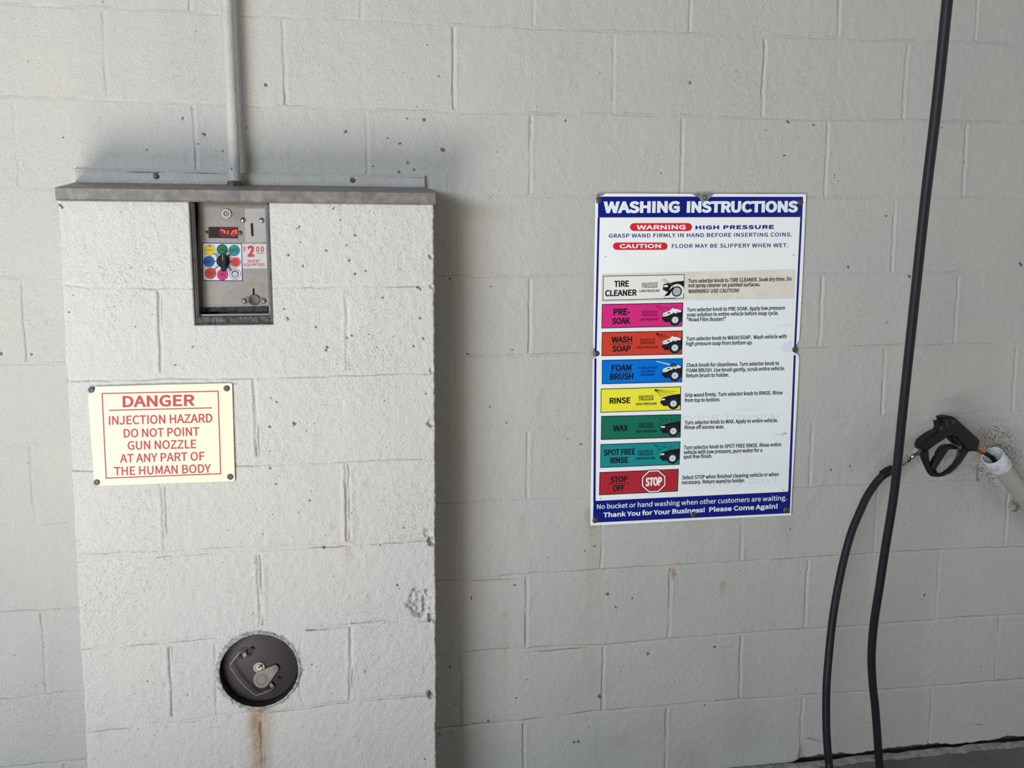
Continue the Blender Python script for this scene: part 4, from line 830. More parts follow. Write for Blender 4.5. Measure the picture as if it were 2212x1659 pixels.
# slots
def slot(px0, py0, px1, py1, wpx, y, nm, lipm=STEEL_BRIGHT):
    mb = MB(); p = np.array((px0, py0), float); q = np.array((px1, py1), float); d = (q - p) / np.linalg.norm(q - p)
    def pill(r):
        ang = math.degrees(math.atan2(-d[1], d[0]))
        return circle_px(q[0], q[1], r, a0=ang - 90, a1=ang + 90, n=10) + circle_px(p[0], p[1], r, a0=ang + 90, a1=ang + 270, n=10)
    mb.slab(pill(wpx / 2 + 1.3), y - .0004, .0012, lipm, .0002); mb.flat(pill(wpx / 2), y - .00055, HOLE)
    return tag(mb.build(nm, box), 'narrow upright slot')
slot(543.8, 484.5, 545.2, 508, 5.4, YF - .0008, 'coin_slot')
slot(547.5, 625, 548.2, 642, 5.4, YF, 'return_slot')
mb = MB()
mb.slab([(522, 650), (526, 645), (533, 641), (546, 643), (556, 642.5), (566, 643), (574, 647), (574, 653), (568, 656), (556, 653), (548, 656), (538, 654), (531, 655.5), (525, 656)], YF - .002, .003, STEEL_SIDE, .0008)
mb.lathe(at(549, 648, YF - .0032), (0, -1, 0), [(.0125, 0), (.0115, .0012), (.008, .0004), (0, .0)], STEEL_DARK, 20)
rb = tag(mb.build('coin_return_bracket', box), 'bent bracket under the return slot')
rivet(527.8, 650.5, 5.6, YF - .002, STEEL_SIDE); rivet(569.5, 650.5, 5.2, YF - .002, STEEL_SIDE)
# selector sticker
NAVY = mat('navy_ink', rgb(24, 28, 108), 0.35, 0, 0.05, 20, spec=0.3)
WHITE_ST = mat('white_sticker', (0.56, 0.56, 0.60, 1), 0.4, 0, 0.06, 20, spec=0.3)
def ink(name, r, g, b, k=0.72): return mat(name, rgb(r, g, b, k), 0.4, 0, 0.06, 30, spec=0.3)
I_BLK = ink('black_ink', 22, 22, 28, .8); I_RED = ink('red_ink', 205, 48, 58); I_YEL = ink('yellow_ink', 238, 214, 60); I_GRN = ink('green_ink', 28, 112, 84); I_TEAL = ink('teal_ink', 46, 150, 145)
I_BLU = ink('blue_ink', 18, 96, 178); I_ORG = ink('orange_ink', 205, 66, 50); I_MAG = ink('magenta_ink', 205, 50, 126); I_PINK = ink('salmon_ink', 240, 130, 128); I_GREY = ink('grey_ink', 150, 155, 165)
KC = (482.2, 564.0)
mb = MB()
mb.slab([(437.5, 606.5), (436, 524), (522.5, 525.5), (524.5, 607.5)], YF - .0004, .0006, NAVY)
mb.flat([(439.3, 604.8), (438, 525.8), (521, 527.2), (522.7, 605.8)], YF - .0006, WHITE_ST)
dials = [((453.1, 540), I_YEL, ['RINSE']), ((480, 539.4), I_GRN, ['WAX']), ((506, 541), I_TEAL, ['SPOT FREE', 'RINSE']), ((451.3, 565), I_BLU, ['FOAM', 'BRUSH']), ((509.4, 566.4), I_RED, ['STOP', 'OFF']), ((454.8, 590.4), I_ORG, ['WASH', 'SOAP']), ((480.8, 593.6), I_MAG, ['PRE', 'SOAK']), ((507.8, 592), I_BLK, ['TIRE', 'CLEANER'])]
for (c, m, t) in dials: mb.line(KC, c, 2.2, YF - .0007, NAVY)
for (c, m, t) in dials:
    if m is I_RED:
        mb.flat(circle_px(*c, 10.8), YF - .0008, I_RED); mb.flat(circle_px(*c, 9.4), YF - .0009, I_PINK); mb.flat(circle_px(*c, 7.6), YF - .001, I_RED)
    elif m is I_BLK:
        mb.flat(circle_px(*c, 12.2), YF - .0008, I_BLK); mb.flat(circle_px(*c, 11.2), YF - .0009, WHITE_ST); mb.flat(circle_px(*c, 8.0), YF - .001, I_BLK); mb.flat(circle_px(c[0], c[1] + .4, 5.9), YF - .0011, WHITE_ST)
    else:
        mb.flat(circle_px(*c, 12.1), YF - .0008, I_BLK); mb.flat(circle_px(*c, 11.4), YF - .0009, m)
    tm = I_PINK if m is I_RED else (I_BLK if m in (I_YEL, I_BLK) else NAVY if m in (I_TEAL, I_BLU) else I_BLK)
    for i, s_ in enumerate(t):
        hw = min(8.2, 1.45 * len(s_)); yy = c[1] + (1.2 if len(t) == 1 else (-1.0 + 4.2 * i))
        if m is I_BLK: hw = min(hw, 5.0)
        text(mb, s_, (c[0] - hw, yy), (c[0] + hw, yy), 2.5 if m is not I_BLK else 1.8, YF - .00125, tm, .02)
mb.flat([(452, 533.6), (451, 531), (453.2, 529.6), (455.4, 531), (454.4, 533.6)], YF - .00122, I_BLK)
mb.flat([(464, 548), (467, 546), (475, 553.5), (473, 556), (467, 556)], YF - .00115, STEEL_SIDE)   # worn-through patch
dl = tag(mb.build('selector_label', box), 'white sticker ringed with eight coloured program circles')
mb = MB(); p = at(KC[0], KC[1] + .5, YF - .0008)
mb.lathe(p, (0, -1, 0), [(.0150, 0), (.0150, .003), (.0132, .0045), (.0118, .011), (.0100, .0125), (0, .0125)], BLACK, 8, 0.39)
kn = tag(mb.build('selector_knob', box), 'black pointer knob')
mb = MB()
mb.slab([(477.2, 585), (475.5, 570), (476.5, 556), (478.5, 549), (486, 549), (489, 556), (488.5, 570), (487.5, 585), (482.5, 586.5)], YF - .021, .012, BLACK, .002)
mb.line((480.6, 550), (480.8, 562.5), 1.0, YF - .0212, STEEL_BRIGHT)
mb.build('pointer', kn)
# price sticker
mb = MB()
PAPER = mat('price_paper', (0.50, 0.485, 0.465, 1), 0.5, 0, 0.06, 30, 0, 0, (0.42, 0.40, 0.37, 1), .5, 40)
PRED = mat('price_red', rgb(200, 60, 78, .72), 0.5, 0, 0.1, 30)
mb.slab([(524, 580), (522.5, 526.5), (545, 526.5), (549, 528), (553, 526.5), (575.5, 527), (577, 579.5)], YF - .0004, .0005, PAPER)
yy = YF - .0006
text(mb, '$', (524.8, 541.3), (531, 541.3), 7.6, yy, PRED, .05); text(mb, '2', (534, 555), (549.6, 555), 24.5, yy, PRED, .085)
text(mb, '0', (553.2, 544), (560.6, 544), 11.5, yy, PRED, .045); text(mb, '0', (563, 544), (570.4, 544), 11.5, yy, PRED, .045)
mb.line((555, 546.8), (569.5, 546.6), 1.5, yy, PRED)
text(mb, 'INSERT', (535.5, 567.2), (562, 567), 6.0, yy, PRED, .03); text(mb, '8 QUARTERS', (526, 574.8), (572, 574.6), 6.0, yy, PRED, .03)
tag(mb.build('price_sticker', box), 'off-white sticker with red price lettering')

# ------------------------------------------------------------------ danger sign
DY = PD - 0.0055
dsg = thing('danger_sign', tuple(at(352, 1043, DY)), 'pale yellow metal sign with red DANGER injection hazard lettering on the pillar', 'sign')
YELP = mat('pale_yellow_enamel', (0.80, 0.78, 0.58, 1), 0.4, 0, 0.02, 8, 0, 0, (0.74, 0.71, 0.54, 1), .5, 10, spec=.3)
DRED = mat('faded_red_ink', rgb(214, 82, 92, .72), 0.5, 0, 0.04, 30, spec=.25)
mb = MB()
mb.slab([(203.3, 1040), (212, 1048.7), (216, 1049.5), (350, 1044.5), (506, 1039.5), (507.5, 1036), (501.5, 829.5), (498, 827.8), (350, 831), (206, 835.3), (203.5, 845), (193, 850), (190.5, 861)], DY, .0022, YELP, .0004)
mb.build('plate', dsg)
mb = MB(); y = DY - .0003
def crop3(x, yv): return (180 + x / 6.506, 815 + yv / 6.506)
def fr(P, wd):
    for i, (a, b) in enumerate(zip(P, P[1:] + P[:1])):
        d = np.array(b) - np.array(a); d = d / np.linalg.norm(d) * wd / 2
        mb.line(np.array(a) - d, np.array(b) + d, wd, y - 2e-5 * i, DRED)
fr([crop3(263, 228), crop3(1893, 196), crop3(1930, 1355), crop3(320, 1418)], 2.5)
mb.line(crop3(358, 465), crop3(1806, 430), 2.5, y, DRED)
for s_, a, b, cap_, bd in [('DANGER', (553, 423), (1566, 402), 160, .05), ('INJECTION HAZARD', (358, 670), (1815, 634), 124, .03), ('DO NOT POINT', (568, 848), (1632, 822), 122, .03), ('GUN NOZZLE', (622, 1020), (1588, 998), 122, .03),
                           ('AT ANY PART OF', (514, 1203), (1704, 1168), 122, .03), ('THE HUMAN BODY', (432, 1383), (1796, 1340), 122, .03)]:
    text(mb, s_, crop3(*a), crop3(*b), cap_ / 6.506, y, DRED, bd, upv=(-.024, -1))
mb.build('lettering', dsg)
for (px, py) in ((197, 842.5), (489.6, 839), (209.2, 1041.8), (497.3, 1030)): bolt(dsg, px, py, DY, 6.9)

# ------------------------------------------------------------------ round vault door
HY = PD + 0.024
vd = thing('vault_door', (HC[0], PD, HC[1] - HR), 'round dark brown steel vault door set low in the pillar', 'vault door')
VBR = mat('dark_brown_steel', (0.048, 0.040, 0.042, 1), 0.6, 0.1, 0.2, 14, 0.00015, 90, (0.075, 0.040, 0.040, 1), .5, 16)
VST = mat('dull_vault_steel', (0.23, 0.215, 0.205, 1), 0.38, .55, .12, 40)
VSL = mat('sleeve_steel', (0.030, 0.029, 0.032, 1), 0.45, .4, .3, 50, 0.001, 90)
c = np.array([HC[0], 0, HC[1]])
mb = MB(); mb.lathe(c + np.array([0, PD, 0]), (0, 1, 0), [(HR + .001, .006), (HR + .0005, -.0012), (HR - .003, -.0012), (HR - .0035, .003), (HR - .0035, .045), (HR + .001, .045), (HR + .001, .006)], VSL, 64); mb.build('sleeve', vd)
MORT = mat('rough_mortar', (0.40, 0.39, 0.37, 1), .85, 0, .2, 120, .002, 260, (0.09, 0.085, 0.08, 1), .85, 130)
mb = MB(); V = []; Fs = []; K_ = 150
for i in range(K_):
    a_ = 2 * math.pi * i / K_; u_ = np.array([math.cos(a_) * 9]); w_ = np.array([math.sin(a_) * 9])
    j1, j2, j3 = [vnoise(u_ * f_, w_ * f_, sd_)[0] - .5 for f_, sd_ in ((1.5, 3), (2.5, 4), (3, 5))]
    for r_, y_ in ((HR + .0066 + .005 * j1, .002), (HR + .0035 + .003 * j2, -.0020 - .001 * j3), (HR + .0005 + .002 * j3, -.0034 - .0012 * j1), (HR - .0028 + .0016 * j1, -.0024), (HR - .0026, .004)):
        V.append((HC[0] + r_ * math.cos(a_), PD + y_, HC[1] + r_ * math.sin(a_)))
for i in range(K_):
    j = (i + 1) % K_
    for q_ in range(4): Fs.append((i * 5 + q_, j * 5 + q_, j * 5 + q_ + 1, i * 5 + q_ + 1))
mb.add(V, Fs, MORT, True); tag(mb.build('mortar_ring', vd, 70), 'ragged grey mortar around the sleeve')
mb = MB(); mb.lathe(c + np.array([0, HY, 0]), (0, -1, 0), [(HR - .0045, -.012), (HR - .0045, -.001), (HR - .006, 0), (0, 0)], VBR, 64); mb.build('disc', vd)
def v(x, yv, d=0.0): return at(460 + x / 8.295, 1355 + yv / 8.295, HY - d)
mb = MB()
path = [v(600, 470, .008), v(575, 438, .012), v(530, 425, .014), v(470, 455, .015), v(390, 560, .016), v(318, 655, .016), v(312, 690, .016), v(330, 745, .016), v(440, 905, .016), v(560, 1045, .016), v(745, 1208, .016), v(790, 1216, .016), v(930, 1170, .015), v(1050, 1115, .013), v(1082, 1085, .011), v(1080, 1050, .008)]
mb.tube(path, .0021, VST, 10); mb.build('handle', vd)
mb = MB()
for P in ([(520, 500), (560, 452), (612, 495), (560, 545)], [(1010, 1040), (1045, 990), (1092, 1050), (1030, 1085)]):
    Q = [v(*q, .010) for q in P]; mb.hexa(Q[::-1], [v(*q, -.001) for q in P][::-1], VST)
mb.build('handle_bracket', vd)
mb = MB()
for P in ([(620, 400), (690, 350), (745, 385), (650, 500), (600, 470)], [(1085, 1000), (1190, 890), (1215, 915), (1110, 1040)]):
    mb.hexa([v(*q, .0035) for q in P][::-1], [v(*q, -.001) for q in P][::-1], VSL)
mb.build('handle_strap', vd)
for (x_, y_) in ((690, 382), (500, 525), (1172, 920), (980, 1082), (650, 490)):
    mb = MB(); mb.lathe(v(x_, y_, .003 if x_ not in (690, 1172) else .004), (0, -1, 0), [(.0042, -.002), (.0042, .001), (.003, .0022), (.0012, .0022), (.001, .001), (0, .001)], VSL, 14); mb.build('screw', vd)
p = v(830, 712); mb = MB()
LKB = mat('pale_brass_lock', (0.36, 0.34, 0.28, 1), .35, .6, .08, 60)
mb.lathe(p, (0, -1, 0), [(.0146, -.001), (.0146, .002), (.0130, .004), (.0088, .004), (.0080, .0028), (.0080, .0026)], LKB, 30)
mb.lathe(p, (0, -1, 0), [(.0080, .0026), (.0076, .0026), (.0076, .0050), (.0070, .0056), (0, .0056)], STEEL_BRIGHT, 30)
lk = mb.build('lock', vd)
mb = MB(); Q = [(800, 725), (815, 735), (890, 690), (875, 668)]; mb.add([v(*q, .0060) for q in Q], [(0, 1, 2, 3)], HOLE); tag(mb.build('keyway', lk), 'dark key slot')
# teardrop lock cover
mb = MB()
c1 = np.array((872., 940.)); r1 = 152.; c2 = np.array((1108., 745.)); r2 = 66.
d = c2 - c1; D_ = np.linalg.norm(d); base = math.atan2(d[1], d[0]); off = math.acos((r1 - r2) / D_)
out = [c1 + r1 * np.array((math.cos(a), math.sin(a))) for a in np.linspace(base + off, base + 2 * math.pi - off, 30)] + [c2 + r2 * np.array((math.cos(a), math.sin(a))) for a in np.linspace(base - off, base + off, 14)]
px_out = [(460 + q[0] / 8.295, 1355 + q[1] / 8.295) for q in out][::-1]
mb.slab(px_out, HY - .0085, .0035, VST, .0009)
pc = v(872, 940, .0085); mb.lathe(pc, (0, -1, 0), [(.0150, -.0002), (.0146, .0012), (.0130, .0012), (.0118, -.0001), (.0104, -.0001), (.0096, .0009), (0, .0009)], VST, 30)
cv = tag(mb.build('lock_cover', vd), 'teardrop steel cover swung aside from the lock')
mb = MB(); mb.lathe(v(1105, 748, .0085), (0, -1, 0), [(.0048, -.0002), (.0045, .0012), (.0032, .0012), (.0026, .0004), (0, .0004)], VST, 18); mb.build('pivot_rivet', cv)

# ------------------------------------------------------------------ washing instructions sign
SY = -0.0075
E_ = 1.12
def s_ink(name, r, g, b, k=E_): return mat(name, rgb(r, g, b, k), 0.28, 0, 0.02, 10, spec=0.35)
S_WHITE = s_ink('sign_white', 232, 236, 250); S_NAVY = s_ink('sign_navy', 22, 30, 118); S_RED = s_ink('sign_red', 205, 42, 52); S_LAV = s_ink('sign_lettering_white', 222, 229, 246)
S_BLACK = s_ink('sign_black', 26, 28, 34); S_BEIGE = mat('sun_yellowed_strip', rgb(212, 207, 195, E_), .4, 0, .04, 25, 0, 0, rgb(224, 221, 212, E_), .8, 18, spec=.3)
S_STRIP = s_ink('sign_strip_white', 226, 232, 240); S_CREAM = s_ink('sign_cream', 224, 225, 217)
S_MAG = s_ink('sign_magenta', 206, 48, 124); S_ORG = s_ink('sign_orange', 200, 66, 48); S_BLU = s_ink('sign_blue', 6, 112, 208); S_YEL = s_ink('sign_yellow', 247, 226, 62); S_GRN = s_ink('sign_green', 28, 108, 84); S_TEAL = s_ink('sign_teal', 30, 136, 138); S_STOP = s_ink('sign_stop_red', 172, 44, 54)
S_GHOST = s_ink('ghost_lettering', 211, 218, 229); S_GREY = s_ink('sign_grey', 165, 170, 178); S_GREYD = s_ink('sign_dark_grey', 70, 72, 82)
S_DMAG = s_ink('dark_magenta_ink', 120, 12, 66); S_DORG = s_ink('dark_orange_ink', 96, 26, 14); S_DBLU = s_ink('dark_blue_ink', 8, 44, 120); S_DYEL = s_ink('olive_ink', 84, 70, 18); S_DGRN = s_ink('dark_green_ink', 10, 50, 44); S_DTEAL = s_ink('dark_teal_ink', 8, 58, 72)
sign = thing('washing_instructions_sign', tuple(at(1492, 1124, SY)), 'tall white and navy WASHING INSTRUCTIONS sign with coloured program rows', 'sign')
def c5(x, yv): return (1270 + x / 4.5143, 410 + yv / 4.5143)
def c6(x, yv): return (1270 + x / 4.5143, 640 + yv / 4.5143)
def c7(x, yv): return (1270 + x / 4.5143, 870 + yv / 4.5143)
mb = MB()
mb.slab([(1275.3, 1135.5), (1709, 1113), (1711.5, 1060), (1721.8, 875), (1726.5, 780), (1726.2, 772), (1724, 766), (1717, 763), (1713, 757), (1716.5, 750), (1723, 741), (1727, 733), (1733, 620), (1741.5, 424), (1740.5, 419.6), (1545, 418.9), (1540, 419.5), (1533, 426), (1526, 434), (1521, 432), (1514, 430.5), (1507, 426), (1498, 420.5), (1492, 418.6), (1310, 418), (1304, 420), (1293, 422), (1287.5, 428), (1286.6, 440), (1284.5, 560), (1281.4, 742), (1283, 752), (1290, 757), (1293, 764), (1290, 770), (1283, 773), (1280.8, 780), (1278.3, 950)], SY, .0018, S_WHITE, .0003)
mb.build('panel', sign)
y = SY - .00025
UPS = lambda x: (.017 + .030 * (x - 1280) / 450, -1.0)
mb = MB()
mb.flat([c7(48, 1170), c7(1968, 1077), c7(1978, 866), c7(1953, 867), c7(75, 957), c7(54, 958)], y, S_NAVY)
mb.flat([c5(98, 270), c5(2090, 266), c5(2098, 68), (1535, 425), (1526, 434.5), (1514, 431.5), (1506, 424.6), c5(110, 66), c5(99, 130)], y, S_NAVY)
mb.flat([(1291, 470), (1295.6, 470), (1288.8, 757), (1284.6, 760)], y, S_NAVY); mb.flat([(1284, 774), (1288.5, 774), (1286.6, 1082.4), (1281.6, 1082.6)], y, S_NAVY)
mb.flat([(1728.6, 469), (1733, 469), (1719.6, 750), (1715, 752)], y, S_NAVY); mb.flat([(1714.6, 766), (1719, 768), (1708.2, 1062), (1702.6, 1062.4)], y, S_NAVY)
brd = tag(mb.build('navy_border', sign), 'navy border with header and footer bands')
y2 = y - .0002
mb = MB()
text(mb, 'WASHING', c5(150, 228), c5(897, 224), 25.2, y2, S_LAV, .085, UPS(1400)); text(mb, 'INSTRUCTIONS', c5(962, 224), c5(2046, 220), 24.8, y2, S_LAV, .085, UPS(1600))
mb.build('title_lettering', brd)
mb = MB()
text(mb, 'No bucket or hand washing when other customers are waiting.', c7(88, 1037), c7(1938, 949), 10.2, y2, S_LAV, .022, UPS(1500)); text(mb, 'Thank You for Your Business!  Please Come Again!', c7(150, 1118), c7(1850, 1031), 10.2, y2, S_LAV, .06, UPS(1500))
mb.build('footer_lettering', brd)
def pill(mb, x0, y0, x1, y1, m):
    (a, b), (c_, d_) = c5(x0, y0), c5(x1, y1); r = (d_ - b) / 2
    mb.flat(circle_px(c_ - r, (b + d_) / 2, r, n=10, a0=-90, a1=90) + circle_px(a + r, (b + d_) / 2, r, n=10, a0=90, a1=270), y, m)
for (pl, t_, a, b, cp, ux) in (((410, 325, 1016, 402), 'WARNING', c5(473, 389), c5(954, 387), 10, 1420), ((244, 514, 777, 586), 'CAUTION', c5(308, 571), c5(712, 569), 9.2, 1380)):
    mb = MB(); pill(mb, *pl, S_RED); text(mb, t_, a, b, cp, y2, S_LAV, .08, UPS(ux)); tag(mb.build('warning_badge', sign), 'red rounded badge reading ' + t_)
for (t_, a, b, bd, ux, sp_) in (('HIGH PRESSURE', c5(1048, 387), c5(1812, 381), .09, 1580, 1.25), ('GRASP WAND FIRMLY IN HAND BEFORE INSERTING COINS.', c5(203, 467), c5(1990, 455), .03, 1500, 1.3), ('FLOOR MAY BE SLIPPERY WHEN WET.', c5(818, 568), c5(1955, 559), .03, 1580, 1.3)):
    mb = MB(); text(mb, t_, a, b, 8.4, y2, S_NAVY, bd, UPS(ux), spc=sp_); mb.build('warning_line', sign)
for q in (c5(172, 653), c5(2007, 636), c7(125, 938), c7(1905, 850)):
    mb = MB(); mb.line((q[0] - 2, q[1]), (q[0] + 2, q[1] - .15), 1.1, y2, S_GREYD); mb.build('register_dash', sign)

ROWS = [
 dict(cm=S_CREAM, dk=S_GREYD, box=[(1302.8, 596), (1478.9, 592.4), (1477, 645), (1301.4, 649.5)], strip=S_BEIGE, st=[(1299.5, 591.5), (1718.5, 581.5), (1715.5, 644.5), (1299, 653)], nm='beige TIRE CLEANER row',
      left=[('TIRE', .138, .32, .46, .25, .055), ('CLEANER', .03, .42, .83, .25, .055)], mid=[('SQUEEZE', .476, .675, .41), ('TRIGGER', .476, .672, .53), ('LOW PRESSURE', .45, .70, .70)],
      txt=[('Turn selector knob to TIRE CLEANER. Soak dry tires. Do', c5(978, 908), c5(1987, 886)), ('not spray cleaner on painted surfaces.', c5(978, 952), c5(1680, 941)), ('WARNING! USE CAUTION!', c5(978, 1009), c5(1475, 1000))]),
 dict(cm=S_MAG, dk=S_DMAG, box=[(1300.3, 657), (1476, 653.7), (1473.8, 705.5), (1299.2, 709.4)], strip=S_STRIP, st=[(1474.5, 651), (1714.5, 645.5), (1711.5, 705), (1473, 711)], nm='pink PRE-SOAK row',
      left=[('PRE-', .145, .35, .47, .27, .055), ('SOAK', .13, .355, .84, .26, .055)], mid=[('SQUEEZE', .49, .685, .41), ('TRIGGER', .49, .685, .54), ('LOW PRESSURE', .465, .70, .72)],
      txt=[('Turn selector knob to PRE-SOAK. Apply low pressure', c6(965, 150), c6(1922, 130)), ('soap solution to entire vehicle before soap cycle.', c6(963, 198), c6(1858, 181)), ('"Road Film Buster!"', c6(963, 246), c6(1345, 240))]),
 dict(cm=S_ORG, dk=S_DORG, box=[(1300.3, 717.5), (1475, 714.2), (1473.4, 765.7), (1299.2, 769.3)], strip=S_STRIP, st=[(1473.5, 712), (1711.5, 706), (1710.5, 766), (1472.5, 770.5)], nm='orange WASH/SOAP row',
      left=[('WASH', .12, .375, .45, .25, .055), ('SOAP', .13, .36, .83, .25, .055)], bar=(.11, .385, .51), mid=[('SQUEEZE', .47, .66, .41), ('TRIGGER', .47, .66, .54), ('HIGH PRESSURE', .44, .70, .72)],
      txt=[('Turn selector knob to WASH/SOAP.  Wash vehicle with', c6(960, 433), c6(1938, 409)), ('high pressure soap from bottom up.', c6(958, 481), c6(1605, 469))]),
 dict(cm=S_BLU, dk=S_DBLU, box=[(1300.3, 777.8), (1475, 774), (1473.4, 825.7), (1300, 830)], strip=S_STRIP, st=[(1473.5, 771.5), (1710, 766.5), (1708, 826), (1472.5, 830.5)], nm='blue FOAM BRUSH row',
      left=[('FOAM', .12, .365, .46, .25, .055), ('BRUSH', .10, .39, .83, .26, .055)], bar=(.10, .37, .51), mid=[('PLEASE DO NOT', .45, .69, .41), ('USE BRUSH', .485, .66, .56), ('ON ENGINE!', .48, .66, .70)],
      txt=[('Check brush for cleanliness. Turn selector knob to', c6(960, 691), c6(1865, 671)), ('FOAM BRUSH. Use brush gently, scrub entire vehicle.', c6(960, 743), c6(1922, 721)), ('Return brush to holder.', c6(958, 793), c6(1378, 784))]),
 dict(cm=S_YEL, dk=S_DYEL, box=[(1298, 839.8), (1471, 835), (1470.5, 886), (1297.3, 891.5)], strip=S_STRIP, st=[(1472, 832), (1708, 826.5), (1704.5, 885), (1471, 893)], nm='yellow RINSE row',
      left=[('RINSE', .11, .37, .64, .25, .055)], mid=[('SQUEEZE', .47, .66, .43), ('TRIGGER', .47, .66, .55), ('HIGH PRESSURE', .44, .70, .74)],
      txt=[('Grip wand firmly. Turn selector knob to RINSE. Rinse', c6(945, 983), c6(1898, 957)), ('from top to bottom.', c6(943, 1033), c6(1290, 1025))]),
 dict(cm=S_GRN, dk=S_DGRN, box=[(1298.8, 898.8), (1471, 894.8), (1470, 945.3), (1298, 950.3)], strip=S_STRIP, st=[(1471.5, 894), (1704.5, 886), (1703.5, 943), (1470.5, 950.5)], nm='green WAX row',
      left=[('WAX', .15, .34, .66, .26, .055)], mid=[('SQUEEZE', .47, .66, .43), ('TRIGGER', .47, .66, .55), ('HIGH PRESSURE', .44, .70, .74)],
      txt=[('Turn selector knob to WAX. Apply to entire vehicle.', c7(943, 213), c7(1853, 189)), ('Rinse off excess wax.', c7(943, 259), c7(1330, 251))]),
 dict(cm=S_TEAL, dk=S_DTEAL, box=[(1297.3, 959.7), (1470, 953.5), (1467.8, 1003.7), (1296.6, 1010.8)], strip=S_STRIP, st=[(1470, 951.5), (1703, 944), (1702, 998), (1468, 1006)], nm='teal SPOT FREE RINSE row',
      left=[('SPOT FREE', .04, .435, .49, .25, .05), ('RINSE', .125, .35, .83, .25, .055)], mid=[('SQUEEZE', .465, .66, .42), ('TRIGGER', .465, .66, .55), ('LOW PRESSURE', .44, .69, .72)],
      txt=[('Turn selector knob to SPOT FREE RINSE. Rinse entire', c7(935, 456), c7(1885, 425)), ('vehicle with low pressure, pure water for a', c7(932, 502), c7(1700, 480)), ('spot free finish.', c7(930, 546), c7(1212, 538))]),
 dict(cm=S_STOP, dk=S_BLACK, box=[(1295, 1020.2), (1466, 1013), (1464.3, 1061.6), (1294, 1070)], strip=S_STRIP, st=[(1467.5, 1007), (1702, 999), (1699.5, 1054), (1465.5, 1064)], nm='red STOP row',
      left=[('STOP', .14, .355, .47, .25, .055), ('OFF', .175, .32, .85, .25, .055)], bar=(.11, .385, .53), mid=[],
      txt=[('Select STOP when finished cleaning vehicle or when', c7(918, 749), c7(1860, 715)), ('necessary. Return wand to holder.', c7(916, 796), c7(1533, 775))]),
]
def uv(Bx, u, v_):
    tl, tr, br, bl = [np.array(q, float) for q in Bx]
    return (tl * (1 - u) + tr * u) * (1 - v_) + (bl * (1 - u) + br * u) * v_
